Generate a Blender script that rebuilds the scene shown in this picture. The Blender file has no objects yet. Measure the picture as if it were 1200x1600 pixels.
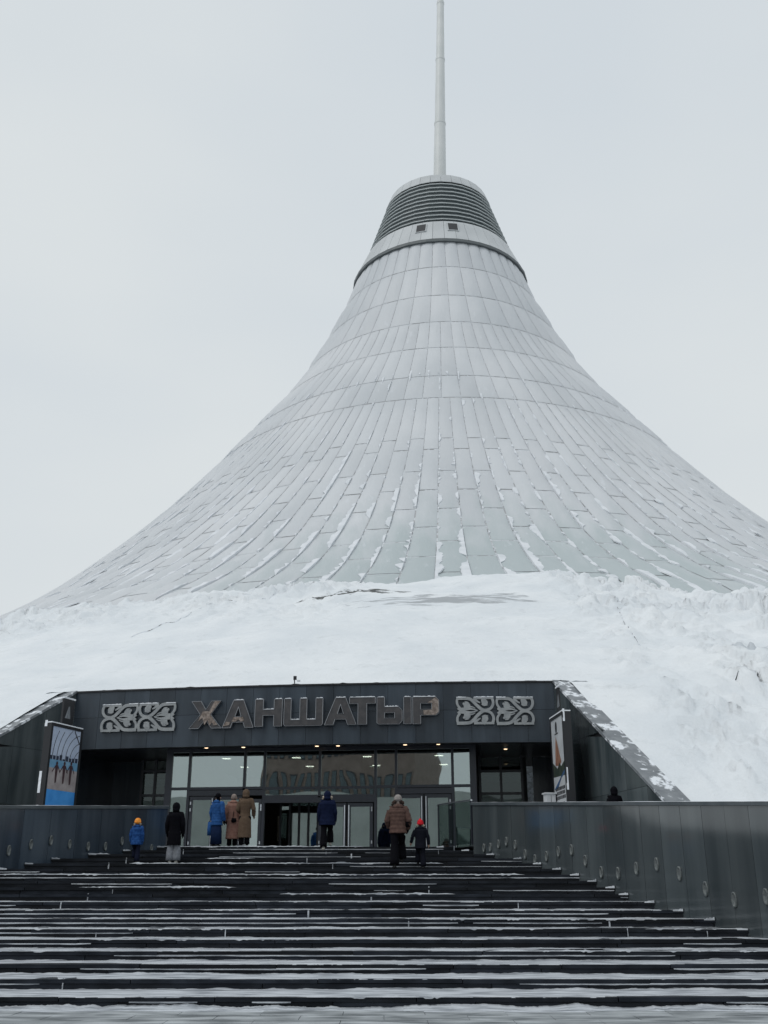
import bpy, bmesh, math, random
import numpy as np
from mathutils import Vector, Matrix
random.seed(7); np.random.seed(7)
S = bpy.context.scene; C = S.collection
R_ = math.radians
# ------------------------------------------------------------------ camera, light, exposure
EYE = 1.65; PITCH = 20.46
cam = bpy.data.cameras.new('camera'); cam.sensor_fit = 'HORIZONTAL'; cam.sensor_width = 36; cam.lens = 48
cam.clip_start = .1; cam.clip_end = 4000
co = bpy.data.objects.new('camera', cam); C.objects.link(co); co.location = (0, 0, EYE)
co.rotation_euler = (R_(90 + PITCH), 0, 0); S.camera = co
S.view_settings.view_transform = 'Standard'; S.view_settings.look = 'None'
S.view_settings.exposure = 0; S.view_settings.gamma = 1; S.view_settings.use_curve_mapping = False
W = bpy.data.worlds.new('World'); S.world = W; W.use_nodes = True
nt = W.node_tree; nt.nodes.clear()
wo = nt.nodes.new('ShaderNodeOutputWorld'); bg = nt.nodes.new('ShaderNodeBackground'); bg2 = nt.nodes.new('ShaderNodeBackground')
sky = nt.nodes.new('ShaderNodeTexSky'); sky.sky_type = 'NISHITA'; sky.sun_disc = False
sky.sun_elevation = R_(48); sky.sun_rotation = R_(-130); sky.dust_density = 5
bg.inputs['Strength'].default_value = .05; nt.links.new(sky.outputs[0], bg.inputs['Color'])
tc = nt.nodes.new('ShaderNodeTexCoord'); mp = nt.nodes.new('ShaderNodeMapping'); mp.inputs['Scale'].default_value = (1, 1, 2.2)
nz = nt.nodes.new('ShaderNodeTexNoise'); nz.inputs['Scale'].default_value = 1.6; nz.inputs['Detail'].default_value = 4; nz.inputs['Roughness'].default_value = .45
rp = nt.nodes.new('ShaderNodeValToRGB'); rp.color_ramp.elements[0].position = .36; rp.color_ramp.elements[0].color = (.595, .648, .69, 1)
rp.color_ramp.elements[1].position = .66; rp.color_ramp.elements[1].color = (.665, .705, .722, 1)
nt.links.new(tc.outputs['Generated'], mp.inputs[0]); nt.links.new(mp.outputs[0], nz.inputs[0]); nt.links.new(nz.outputs[0], rp.inputs[0])
nt.links.new(rp.outputs[0], bg2.inputs['Color']); bg2.inputs['Strength'].default_value = 1.12
mx = nt.nodes.new('ShaderNodeMixShader'); mx.inputs[0].default_value = .93
nt.links.new(bg.outputs[0], mx.inputs[1]); nt.links.new(bg2.outputs[0], mx.inputs[2]); nt.links.new(mx.outputs[0], wo.inputs['Surface'])
sl = bpy.data.lights.new('sun', 'SUN'); sl.energy = .7; sl.angle = R_(25); sl.color = (1, .98, .95)
so = bpy.data.objects.new('sun', sl); C.objects.link(so); so.rotation_euler = (R_(42), 0, R_(-50))

# ------------------------------------------------------------------ helpers
cp, sp = math.cos(R_(PITCH)), math.sin(R_(PITCH))
def ray(px, py):
    x = (px - 600) / 1600; y = (800 - py) / 1600
    return Vector((x, cp - y * sp, sp + y * cp))
AX, AY = 8.55, 135.0                                   # axis of the tent
_d0 = ray(490, 1070); PH0 = math.atan2(AX - (-2.65), AY - 38.2)      # azimuth of the entrance seen from the axis
RF = 97.5
O = Vector((AX - RF * math.sin(PH0), AY - RF * math.cos(PH0), 0))
U = Vector((math.cos(PH0), -math.sin(PH0), 0)); DI = Vector((math.sin(PH0), math.cos(PH0), 0))
def EP(u, d, z): return O + U * u + DI * d + Vector((0, 0, z))       # entrance frame: along, inwards, up
def pixE(px, py, d):
    r = ray(px, py); c = Vector((0, 0, EYE)); n = DI
    t = ((O + DI * d - c).dot(n)) / r.dot(n); p = c + r * t
    return (p - O).dot(U), p.z
def sag(u): return RF - math.sqrt(RF * RF - u * u)
def hsh(ix, iy, s):
    n = np.sin(ix * 127.1 + iy * 311.7 + s * 74.7) * 43758.5453
    return n - np.floor(n)
def vn(x, y, s=0):
    x = np.asarray(x, float); y = np.asarray(y, float) + 0 * x; x = x + 0 * y
    ix = np.floor(x); iy = np.floor(y); fx = x - ix; fy = y - iy
    fx = fx * fx * (3 - 2 * fx); fy = fy * fy * (3 - 2 * fy)
    return (hsh(ix, iy, s) * (1 - fx) + hsh(ix + 1, iy, s) * fx) * (1 - fy) + (hsh(ix, iy + 1, s) * (1 - fx) + hsh(ix + 1, iy + 1, s) * fx) * fy
def fbm(x, y, s=0, o=4, g=.5):
    a = 1; f = 1; t = 0; n = 0
    for i in range(o): t = t + a * vn(np.asarray(x) * f, np.asarray(y) * f, s + i * 7); n += a; a *= g; f *= 2.03
    return t / n
class MB:
    def __init__(s): s.v = []; s.f = []; s.m = []
    def add(s, vs, fs, mi=0):
        n = len(s.v); s.v += [tuple(v) for v in vs]; s.f += [tuple(i + n for i in f) for f in fs]; s.m += [mi] * len(fs); return s
    def box(s, x0, x1, y0, y1, z0, z1, fn=None, mi=0):
        vs = [(x, y, z) for z in (z0, z1) for y in (y0, y1) for x in (x0, x1)]
        if fn: vs = [fn(*v) for v in vs]
        return s.add(vs, [(0, 2, 3, 1), (4, 5, 7, 6), (0, 1, 5, 4), (2, 6, 7, 3), (0, 4, 6, 2), (1, 3, 7, 5)], mi)
    def tube(s, pts, rad, n=8, mi=0, sx=1, cap=True):
        pts = [Vector(p) for p in pts]; rings = []
        if not hasattr(rad, '__len__'): rad = [rad] * len(pts)
        for i, p in enumerate(pts):
            t = (pts[min(i + 1, len(pts) - 1)] - pts[max(i - 1, 0)]).normalized()
            a = Vector((0, 0, 1)) if abs(t.z) < .9 else Vector((1, 0, 0))
            a = (a - t * a.dot(t)).normalized(); b = t.cross(a)
            rings.append([p + (a * math.cos(2 * math.pi * k / n) * sx + b * math.sin(2 * math.pi * k / n)) * rad[i] for k in range(n)])
        vs = [v for r in rings for v in r]
        fs = [(i * n + k, i * n + (k + 1) % n, (i + 1) * n + (k + 1) % n, (i + 1) * n + k) for i in range(len(pts) - 1) for k in range(n)]
        if cap: fs += [tuple(range(n))[::-1], tuple((len(pts) - 1) * n + k for k in range(n))]
        return s.add(vs, fs, mi)
    def loft(s, rings, mi=0, cap=True):                 # rings: (z, rx, ry, xo, yo)
        n = 20; vs = []
        for z, rx, ry, xo, yo in rings:
            vs += [(xo + rx * math.cos(2 * math.pi * k / n), yo + ry * math.sin(2 * math.pi * k / n), z) for k in range(n)]
        m = len(rings)
        fs = [(i * n + k, i * n + (k + 1) % n, (i + 1) * n + (k + 1) % n, (i + 1) * n + k) for i in range(m - 1) for k in range(n)]
        if cap: fs += [tuple(range(n))[::-1], tuple((m - 1) * n + k for k in range(n))]
        return s.add(vs, fs, mi)
    def ell(s, c, r, nu=14, nv=9, mi=0, jit=0):
        vs = []
        for j in range(nv + 1):
            a = math.pi * j / nv
            for i in range(nu):
                b = 2 * math.pi * i / nu; q = 1 + jit * (random.random() - .5)
                vs.append((c[0] + r[0] * q * math.sin(a) * math.cos(b), c[1] + r[1] * q * math.sin(a) * math.sin(b), c[2] + r[2] * q * math.cos(a)))
        fs = [(j * nu + i, (j + 1) * nu + i, (j + 1) * nu + (i + 1) % nu, j * nu + (i + 1) % nu) for j in range(nv) for i in range(nu)]
        return s.add(vs, fs, mi)
    def mesh(s, name, mats, smooth=False):
        me = bpy.data.meshes.new(name); me.from_pydata(s.v, [], s.f)
        for m in (mats if isinstance(mats, list) else [mats]): me.materials.append(m)
        me.polygons.foreach_set('material_index', s.m)
        if smooth: me.polygons.foreach_set('use_smooth', [True] * len(s.f))
        me.update(); return me
    def build(s, name, mats, parent=None, smooth=False, **kw):
        return link(name, s.mesh(name, mats, smooth), parent, **kw)
def link(name, me, parent=None, loc=None, rz=0, **kw):
    o = bpy.data.objects.new(name, me); C.objects.link(o)
    if parent: o.parent = parent
    if loc is not None: o.location = loc
    if rz: o.rotation_euler.z = rz
    for k, v in kw.items(): o[k] = v
    return o
def empty(name, loc=(0, 0, 0), rz=0, **kw): return link(name, None, None, loc, rz, **kw)
def grid(nx, ny): return [(j * nx + i, j * nx + i + 1, (j + 1) * nx + i + 1, (j + 1) * nx + i) for j in range(ny - 1) for i in range(nx - 1)]
def np_mesh(name, V, F, mats, smooth=True):
    me = bpy.data.meshes.new(name); V = np.asarray(V, np.float32); F = np.asarray(F, np.int32)
    me.vertices.add(len(V)); me.vertices.foreach_set('co', V.ravel())
    me.loops.add(F.size); me.loops.foreach_set('vertex_index', F.ravel())
    me.polygons.add(len(F)); me.polygons.foreach_set('loop_start', np.arange(len(F)) * F.shape[1])
    me.polygons.foreach_set('use_smooth', np.full(len(F), smooth))
    for m in (mats if isinstance(mats, list) else [mats]): me.materials.append(m)
    me.update(calc_edges=True); me.validate(); return me
def gridF(nx, ny):
    i, j = np.meshgrid(np.arange(nx - 1), np.arange(ny - 1)); a = (j * nx + i).ravel()
    return np.stack([a, a + 1, a + nx + 1, a + nx], 1)

# ------------------------------------------------------------------ materials
def mat(name, col, rough=.6, metal=0, col2=None, scale=3, stretch=(1, 1, 1), detail=5, lo=.35, hi=.65, bump=0, bscale=None, bdist=.02,
        rand=0, spec=.5, snow=0, snow_scale=2, snow_col=(.78, .81, .85), emit=None, es=1, coat=0):
    m = bpy.data.materials.new(name); m.use_nodes = True; t = m.node_tree; N = t.nodes; Lk = t.links
    b = N['Principled BSDF']; b.inputs['Roughness'].default_value = rough; b.inputs['Metallic'].default_value = metal
    b.inputs['Specular IOR Level'].default_value = spec; b.inputs['Coat Weight'].default_value = coat
    tc = N.new('ShaderNodeTexCoord'); mp = N.new('ShaderNodeMapping'); mp.inputs['Scale'].default_value = stretch
    g = N.new('ShaderNodeNewGeometry'); Lk.new(g.outputs['Position'], mp.inputs[0])
    cur = None
    if col2 is not None:
        n = N.new('ShaderNodeTexNoise'); n.inputs['Scale'].default_value = scale; n.inputs['Detail'].default_value = detail; Lk.new(mp.outputs[0], n.inputs[0])
        r = N.new('ShaderNodeValToRGB'); r.color_ramp.elements[0].position = lo; r.color_ramp.elements[1].position = hi
        r.color_ramp.elements[0].color = (*col, 1); r.color_ramp.elements[1].color = (*col2, 1); Lk.new(n.outputs[0], r.inputs[0]); cur = r.outputs[0]
    else:
        c = N.new('ShaderNodeRGB'); c.outputs[0].default_value = (*col, 1); cur = c.outputs[0]
    if rand:
        oi = N.new('ShaderNodeObjectInfo'); mr = N.new('ShaderNodeMapRange'); mr.inputs[3].default_value = 1 - rand; mr.inputs[4].default_value = 1 + rand
        Lk.new(oi.outputs['Random'], mr.inputs[0]); h = N.new('ShaderNodeHueSaturation'); Lk.new(mr.outputs[0], h.inputs['Value']); Lk.new(cur, h.inputs['Color']); cur = h.outputs[0]
    if snow:
        n = N.new('ShaderNodeTexNoise'); n.inputs['Scale'].default_value = snow_scale; n.inputs['Detail'].default_value = 8; n.inputs['Roughness'].default_value = .6; Lk.new(mp.outputs[0], n.inputs[0])
        r = N.new('ShaderNodeMapRange'); r.inputs[1].default_value = 1 - snow; r.inputs[2].default_value = 1 - snow + .06; Lk.new(n.outputs[0], r.inputs[0])
        x = N.new('ShaderNodeMix'); x.data_type = 'RGBA'; Lk.new(r.outputs[0], x.inputs[0]); Lk.new(cur, x.inputs[6]); x.inputs[7].default_value = (*snow_col, 1); cur = x.outputs[2]
        rr = N.new('ShaderNodeMapRange'); rr.inputs[3].default_value = rough; rr.inputs[4].default_value = .85; Lk.new(r.outputs[0], rr.inputs[0]); Lk.new(rr.outputs[0], b.inputs['Roughness'])
    Lk.new(cur, b.inputs['Base Color'])
    if bump:
        n = N.new('ShaderNodeTexNoise'); n.inputs['Scale'].default_value = bscale or scale; n.inputs['Detail'].default_value = 6; Lk.new(mp.outputs[0], n.inputs[0])
        bp = N.new('ShaderNodeBump'); bp.inputs['Strength'].default_value = bump; bp.inputs['Distance'].default_value = bdist
        Lk.new(n.outputs[0], bp.inputs['Height']); Lk.new(bp.outputs[0], b.inputs['Normal'])
    if emit: b.inputs['Emission Color'].default_value = (*emit, 1); b.inputs['Emission Strength'].default_value = es
    return m
SNOW = mat('snow', (.80, .83, .86), .9, col2=(.86, .88, .90), scale=.6, bump=.5, bscale=6, bdist=.06, spec=.2)
SEAMSNOW = mat('frozen_seam_snow', (.66, .69, .72), .9, col2=(.78, .80, .83), scale=.8, spec=.2)
SNOWSTEP = mat('trampled_snow', (.26, .28, .31), .9, col2=(.58, .61, .65), scale=2.6, stretch=(.6, 3, 2), lo=.36, hi=.58, bump=.6, bscale=20, bdist=.03, spec=.2)
SNOWEDGE = mat('edge_snow', (.72, .75, .80), .9, col2=(.84, .86, .89), scale=4, bump=.4, bscale=25, bdist=.02, spec=.2)
GRAN = mat('polished_dark_granite', (.020, .026, .034), .22, col2=(.036, .046, .055), scale=1.1, stretch=(2.2, 2.2, .22), rand=.3, spec=.5, bump=.05, bscale=1.5, bdist=.03)
GRANW = mat('mirror_polished_granite', (.050, .062, .068), .09, col2=(.085, .10, .106), scale=.9, stretch=(2.0, 2.0, .2), rand=.22, spec=.6, bump=.03, bscale=2.2, bdist=.03)
GRANL = mat('dull_left_granite', (.022, .034, .050), .18, col2=(.042, .058, .078), scale=1.2, stretch=(2.5, 2.5, .2), rand=.3, spec=.5)
GRANF = mat('dark_fascia_granite', (.018, .028, .040), .34, col2=(.036, .050, .066), scale=1.2, stretch=(2, 2, .3), rand=.22, spec=.45)
COPE = mat('grey_granite_coping', (.15, .165, .18), .45, col2=(.21, .225, .24), scale=3, snow=.475, snow_scale=2.0, stretch=(1, 1, 1))
COPEL = mat('parapet_coping', (.06, .075, .085), .3, col2=(.09, .105, .115), scale=3, spec=.5)
STEP = mat('black_step_granite', (.005, .007, .011), .38, col2=(.018, .022, .030), scale=2.2, stretch=(1, 1, 3), rand=.5, spec=.22, bump=.25, bscale=30, bdist=.01)
JOINT = mat('mortar_dark', (.006, .007, .009), .8)
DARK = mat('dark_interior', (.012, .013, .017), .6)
FRAME = mat('anthracite_metal_frame', (.022, .026, .036), .35, spec=.5)
BLACK = mat('black_metal', (.010, .011, .014), .4)
CHROME = mat('brushed_steel', (.55, .57, .60), .28, metal=1)
OLDSTEEL = mat('pale_metal_plate', (.25, .265, .275), .42, metal=.3, col2=(.33, .345, .35), scale=4)
LETF = mat('weathered_letter_face', (.036, .036, .040), .5, col2=(.062, .058, .060), scale=5, bump=.1, bscale=9)
LETP = mat('peeled_bronze', (.17, .135, .115), .35, metal=.5, col2=(.30, .25, .22), scale=9, lo=.4, hi=.6, bump=.5, bscale=10, bdist=.05)
LETE = mat('letter_edge_steel', (.30, .31, .33), .35, metal=.8)
WARM = mat('lit_lamp', (1, .8, .6), .5, emit=(1, .72, .45), es=2.2)
WHITE = mat('white_plastic', (.62, .64, .66), .5)
TENTP = None
def tent_mat():
    m = mat('membrane_cushion', (.54, .565, .59), .42, col2=(.65, .665, .685), scale=.09, stretch=(1, 1, .6), rand=.035, spec=.45, lo=.3, hi=.7)
    t = m.node_tree; N = t.nodes; L = t.links; b = N['Principled BSDF']
    src = b.inputs['Base Color'].links[0].from_socket
    g = N.new('ShaderNodeNewGeometry'); sx = N.new('ShaderNodeSeparateXYZ'); L.new(g.outputs['Position'], sx.inputs[0])
    # snow free greenish cushions near the foot, patchy frost above
    r = N.new('ShaderNodeMapRange'); r.inputs[1].default_value = 40; r.inputs[2].default_value = 22; L.new(sx.outputs['Z'], r.inputs[0])
    dx = N.new('ShaderNodeMath'); dx.operation = 'SUBTRACT'; L.new(sx.outputs['X'], dx.inputs[0]); dx.inputs[1].default_value = 10
    ab = N.new('ShaderNodeMath'); ab.operation = 'ABSOLUTE'; L.new(dx.outputs[0], ab.inputs[0])
    rx = N.new('ShaderNodeMapRange'); rx.inputs[1].default_value = 34; rx.inputs[2].default_value = 6; L.new(ab.outputs[0], rx.inputs[0])
    mu = N.new('ShaderNodeMath'); mu.operation = 'MULTIPLY'; L.new(r.outputs[0], mu.inputs[0]); L.new(rx.outputs[0], mu.inputs[1])
    n = N.new('ShaderNodeTexNoise'); n.inputs['Scale'].default_value = .45; n.inputs['Detail'].default_value = 6
    mp = N.new('ShaderNodeMapping'); mp.inputs['Scale'].default_value = (1.6, .3, .5); L.new(g.outputs['Position'], mp.inputs[0]); L.new(mp.outputs[0], n.inputs[0])
    ad = N.new('ShaderNodeMath'); ad.operation = 'ADD'; L.new(mu.outputs[0], ad.inputs[0]); L.new(n.outputs[0], ad.inputs[1])
    rr = N.new('ShaderNodeMapRange'); rr.inputs[1].default_value = .74; rr.inputs[2].default_value = 1.25; L.new(ad.outputs[0], rr.inputs[0])
    x = N.new('ShaderNodeMix'); x.data_type = 'RGBA'; L.new(rr.outputs[0], x.inputs[0]); L.new(src, x.inputs[6]); x.inputs[7].default_value = (.45, .505, .515, 1)
    # white rime streaks
    n2 = N.new('ShaderNodeTexNoise'); n2.inputs['Scale'].default_value = .9; n2.inputs['Detail'].default_value = 8; n2.inputs['Roughness'].default_value = .65
    L.new(mp.outputs[0], n2.inputs[0])
    r2 = N.new('ShaderNodeMapRange'); r2.inputs[1].default_value = .60; r2.inputs[2].default_value = .72; r2.inputs[4].default_value = .55; L.new(n2.outputs[0], r2.inputs[0])
    y = N.new('ShaderNodeMix'); y.data_type = 'RGBA'; L.new(r2.outputs[0], y.inputs[0]); L.new(x.outputs[2], y.inputs[6]); y.inputs[7].default_value = (.70, .72, .76, 1)
    L.new(y.outputs[2], b.inputs['Base Color'])
    bp = N.new('ShaderNodeBump'); bp.inputs['Strength'].default_value = .25; bp.inputs['Distance'].default_value = .3; L.new(n2.outputs[0], bp.inputs['Height']); L.new(bp.outputs[0], b.inputs['Normal'])
    return m
TENTP = tent_mat()
NET = mat('seam_cable_net', (.33, .34, .35), .7, snow=.53, snow_scale=1.3, snow_col=(.66, .69, .72), col2=(.52, .53, .54), scale=.4)
CLAD = mat('pale_metal_cladding', (.50, .52, .53), .45, col2=(.57, .59, .60), scale=.3, rand=.04)
GRANW.node_tree.nodes['Principled BSDF'].inputs['IOR'].default_value = 1.75
GRANL.node_tree.nodes['Principled BSDF'].inputs['IOR'].default_value = 1.7
LOUV = mat('louvre_dark', (.032, .045, .05), .5)
LOUF = mat('louvre_fin', (.62, .66, .66), .4)
SPIRE = mat('spire_paint', (.68, .70, .69), .45, col2=(.74, .75, .74), scale=.4)

def mound_mat():
    m = mat('snow_on_mound', (.74, .775, .805), .95, col2=(.82, .845, .865), scale=.35, spec=.15)
    t = m.node_tree; N = t.nodes; L = t.links; b = N['Principled BSDF']; src = b.inputs['Base Color'].links[0].from_socket
    g = N.new('ShaderNodeNewGeometry')
    def patch(cx, cy, cz, sx, sy, sz, thr, soft, nscale, col, src, st=(1, 1, 1)):
        mp = N.new('ShaderNodeMapping'); mp.vector_type = 'POINT'; L.new(g.outputs['Position'], mp.inputs[0])
        sb = N.new('ShaderNodeVectorMath'); sb.operation = 'SUBTRACT'; L.new(g.outputs['Position'], sb.inputs[0]); sb.inputs[1].default_value = (cx, cy, cz)
        dv = N.new('ShaderNodeVectorMath'); dv.operation = 'DIVIDE'; L.new(sb.outputs[0], dv.inputs[0]); dv.inputs[1].default_value = (sx, sy, sz)
        ln = N.new('ShaderNodeVectorMath'); ln.operation = 'LENGTH'; L.new(dv.outputs[0], ln.inputs[0])
        ma = N.new('ShaderNodeMapRange'); ma.inputs[1].default_value = 1.0; ma.inputs[2].default_value = .0; ma.inputs[4].default_value = .55; ma.clamp = True; L.new(ln.outputs['Value'], ma.inputs[0])
        mp.inputs['Scale'].default_value = st
        n = N.new('ShaderNodeTexNoise'); n.inputs['Scale'].default_value = nscale; n.inputs['Detail'].default_value = 8; n.inputs['Roughness'].default_value = .65; L.new(mp.outputs[0], n.inputs[0])
        a = N.new('ShaderNodeMath'); a.operation = 'ADD'; L.new(ma.outputs[0], a.inputs[0]); L.new(n.outputs[0], a.inputs[1])
        r = N.new('ShaderNodeMapRange'); r.inputs[1].default_value = thr; r.inputs[2].default_value = thr + soft; L.new(a.outputs[0], r.inputs[0])
        x = N.new('ShaderNodeMix'); x.data_type = 'RGBA'; L.new(r.outputs[0], x.inputs[0]); L.new(src, x.inputs[6]); x.inputs[7].default_value = (*col, 1); return x.outputs[2]
    src = patch(PATCH[0][0], PATCH[0][1], PATCH[0][2], 7.0, 1.3, 3, .84, .05, 1.3, (.12, .125, .125), src, (.4, 1.6, 1.5))
    src = patch(PATCH[1][0], PATCH[1][1], PATCH[1][2], 11, 3.0, 3, .84, .10, 1.6, (.42, .44, .46), src, (.3, 1.6, 1.5))
    src = patch(PATCH[2][0], PATCH[2][1], PATCH[2][2], 3.4, 2.2, 4, .80, .08, .8, (.60, .635, .67), src)
    # grit and crust mottling
    n = N.new('ShaderNodeTexNoise'); n.inputs['Scale'].default_value = 1.1; n.inputs['Detail'].default_value = 10; n.inputs['Roughness'].default_value = .72; L.new(g.outputs['Position'], n.inputs[0])
    r = N.new('ShaderNodeMapRange'); r.inputs[1].default_value = .56; r.inputs[2].default_value = .72; r.inputs[4].default_value = .5; L.new(n.outputs[0], r.inputs[0])
    x = N.new('ShaderNodeMix'); x.data_type = 'RGBA'; L.new(r.outputs[0], x.inputs[0]); L.new(src, x.inputs[6]); x.inputs[7].default_value = (.56, .585, .60, 1); src = x.outputs[2]
    L.new(src, b.inputs['Base Color'])
    n = N.new('ShaderNodeTexNoise'); n.inputs['Scale'].default_value = 2.2; n.inputs['Detail'].default_value = 8; n.inputs['Roughness'].default_value = .6; L.new(g.outputs['Position'], n.inputs[0])
    bp = N.new('ShaderNodeBump'); bp.inputs['Strength'].default_value = .55; bp.inputs['Distance'].default_value = .16; L.new(n.outputs[0], bp.inputs['Height']); L.new(bp.outputs[0], b.inputs['Normal'])
    return m

# ------------------------------------------------------------------ ground and sky-lit plaza
LAND = 3.01
GROUND = mat('trodden_snow_on_paving', (.13, .145, .155), .8, col2=(.50, .53, .55), scale=2.0, stretch=(.6, 1.6, 1), lo=.36, hi=.72, bump=.5, bscale=9, bdist=.03, rand=.08)
g = MB(); g.add([(-1500, -1500, -.012), (1500, -1500, -.012), (1500, 1500, -.012), (-1500, 1500, -.012)], [(0, 1, 2, 3)])
ground = g.build('plaza', GROUND, kind='structure')
ps = MB().box(-.595, .595, -.295, .295, -.03, 0).mesh('paving_slab', GROUND)
for j in range(5):
    for i in range(-6, 7):
        o = link('paving_slab', ps, ground, (i * 1.2 + (.6 if j % 2 else 0), 14.35 + j * .6, .004 + random.uniform(-.003, .004)))
        o.rotation_euler = (random.uniform(-.004, .004), random.uniform(-.003, .003), 0)

# ------------------------------------------------------------------ mound
def crest(phi):       # phi in degrees from the viewer side of the axis, negative to the left
    return 20.0 - 3.4 * np.clip((-12 - phi) / 22, 0, 1) - 4.0 * np.clip((phi - 5) / 20, 0, 1) - .7 * np.clip((phi - 0) / 4, 0, 1)
def mound_z(Rr, phi):
    z = 8.95 + (RF - Rr) * .475
    z = np.where(Rr > RF, 9.0 - (Rr - RF) * .672, z)
    c = crest(phi); k = .3
    z = -np.log(np.exp(-z / k) + np.exp(-c / k)) * k
    X = Rr * np.sin(np.radians(phi)); Y = Rr + 0 * X
    lump = (fbm(X * .9, Y * .9, 3, 5) - .5)
    band = np.clip(1.15 - np.abs(Rr - 76 + 3 * np.sin(phi * .3)) / 11, 0, 1) * np.where(phi < 0, np.clip((-phi - 6) / 5, 0, 1), np.clip((phi - 4) / 3, 0, 1)) + np.clip((X - .2) / 1.6, 0, 1) * .95
    clod = np.clip((fbm(X * 2.3, Y * 2.3, 11, 4, .55) - .48) * 1.8, 0, .20) * np.clip(fbm(X * .35, Y * .35, 17, 3) * 3 - .8, 0, 1.4)
    z = z + lump * (.10 + .75 * np.clip(band, 0, 1)) + clod * 2.3 * np.clip(band, 0, 1.2) + ((fbm(X * .12, Y * .12, 5, 3) - .5) * 1.3 + (fbm(X * .28 + Y * .1, Y * .55, 6, 4, .6) - .5) * .55) * np.clip((RF - Rr) / 12, 0, 1)
    return z
# patches of bare ground, found on the slope where they lie
def on_mound(px, py):
    r = ray(px, py)
    for t in np.arange(38, 110, .1):
        p = Vector((0, 0, EYE)) + r * t; dx = p.x - AX; dy = AY - p.y; Rr = math.hypot(dx, dy); ph = math.degrees(math.atan2(dx, dy))
        if Rr < 115 and p.z < float(mound_z(np.array([Rr]), np.array([ph]))[0]): return p
    return p
PATCH = [on_mound(545, 927), on_mound(700, 938), on_mound(1175, 1012)]
MOUND = mound_mat()
ROOFZ = 8.95
phs = {}
def azi(p): return math.degrees(math.atan2(p.x - AX, AY - p.y)), math.hypot(p.x - AX, p.y - AY)
uL = pixE(112, 1080, 0)[0]; uR = pixE(866, 1066, 0)[0]
PL = EP(uL, sag(uL), 0); PR = EP(uR, sag(uR), 0)
WRd = (U * 2.5 - DI * 7.4).normalized(); WLd = (-U * 3.04 - DI * 7.2).normalized(); DROP = 4.85 / 7.83; CW = .74; WLEN = 9.6
cR = DI.cross(Vector((0, 0, 1))); 
nR = Vector((-WRd.y, WRd.x, 0)); nR = nR if nR.x > 0 else -nR      # outwards (right)
nL = Vector((-WLd.y, WLd.x, 0)); nL = nL if nL.x < 0 else -nL
def notch(Rr, side):      # azimuth of the outer edge of the coping at radius Rr
    P0, d, n = (PR, WRd, nR) if side > 0 else (PL, WLd, nL)
    P0 = P0 + n * (CW - .18)
    q = P0 - Vector((AX, AY, 0)); b = q.dot(d); c = q.dot(q) - Rr * Rr; D = b * b - c
    s = -b + math.sqrt(max(D, 0)); p = P0 + d * s; return azi(p)[0]
def mound_patch(phi0, phi1, R0, R1, nphi, nr, f0=None, f1=None):
    Rs = np.linspace(R0, R1, nr); rows = []
    for Rr in Rs:
        a = phi0 if f0 is None else f0(Rr); b = phi1 if f1 is None else f1(Rr)
        ph = np.linspace(a, b, nphi); z = mound_z(np.full(nphi, Rr), ph)
        if R1 <= RF + .01: # meet the roof edge cleanly
            k = np.clip((RF - Rr) / 1.5, 0, 1); inn = (ph > azi(PL)[0] - .8) & (ph < azi(PR)[0] + .8)
            z = np.where(inn, z * k + (ROOFZ + .04) * (1 - k) + .10 * (1 - k) * (fbm(ph * 40, ph * 0, 9, 3) - .3), z)
        X = AX + Rr * np.sin(np.radians(ph)); Y = AY - Rr * np.cos(np.radians(ph)); rows.append(np.stack([X, Y, z], 1))
    return np.concatenate(rows), gridF(nphi, nr)
Vs = []; Fs = []; n0 = 0
for args in [(-34, 22, 66, RF, 520, 240), (-100, -34, 56, RF, 90, 60), (22, 100, 62, RF, 100, 60), (-34.2, -34, 56, 66, 2, 20), (-34, 22, 58, 66, 200, 20)]:
    V, F = mound_patch(*args); Vs.append(V); Fs.append(F + n0); n0 += len(V)
for args in [(0, 22, RF - .7, 110, 260, 60, lambda r: notch(r, 1), None), (22, 100, RF - .7, 110, 80, 16), (-34, 0, RF - .7, 110, 200, 60, None, lambda r: notch(r, -1)), (-100, -34, RF - .7, 110, 60, 16)]:
    V, F = mound_patch(*args); V[:, 2] += .035; Vs.append(V); Fs.append(F + n0); n0 += len(V)
link('snow_mound', np_mesh('snow_mound', np.concatenate(Vs), np.concatenate(Fs)[:, ::-1], MOUND), kind='structure')
# thin dark straps lying on the snow
CABLEM = mat('frosted_cable', (.10, .10, .11), .7, snow=.55, snow_scale=2.5)
def cable(pix, nm, lab):
    pts = [on_mound(*p) + Vector((0, 0, .05)) for p in pix]; m = MB()
    dense = []
    for a, b in zip(pts[:-1], pts[1:]):
        for s in np.linspace(0, 1, 8, endpoint=False):
            p = a.lerp(b, s); ph, Rr = azi(p); p.z = float(mound_z(np.array([Rr]), np.array([ph]))[0]) + .02; dense.append(p)
    m.tube(dense, .014, 5); m.build(nm, CABLEM, label=lab, category='cable', group='cables lying on the snow slope')
cable([(205, 996), (250, 978), (300, 958), (360, 940), (440, 925)], 'cable', 'thin dark cable trailing over the snow slope left of the bare patch')
cable([(948, 918), (965, 950), (985, 990), (1015, 1018)], 'cable', 'short dark cable running down the rough snow right of the tent centre')

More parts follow.
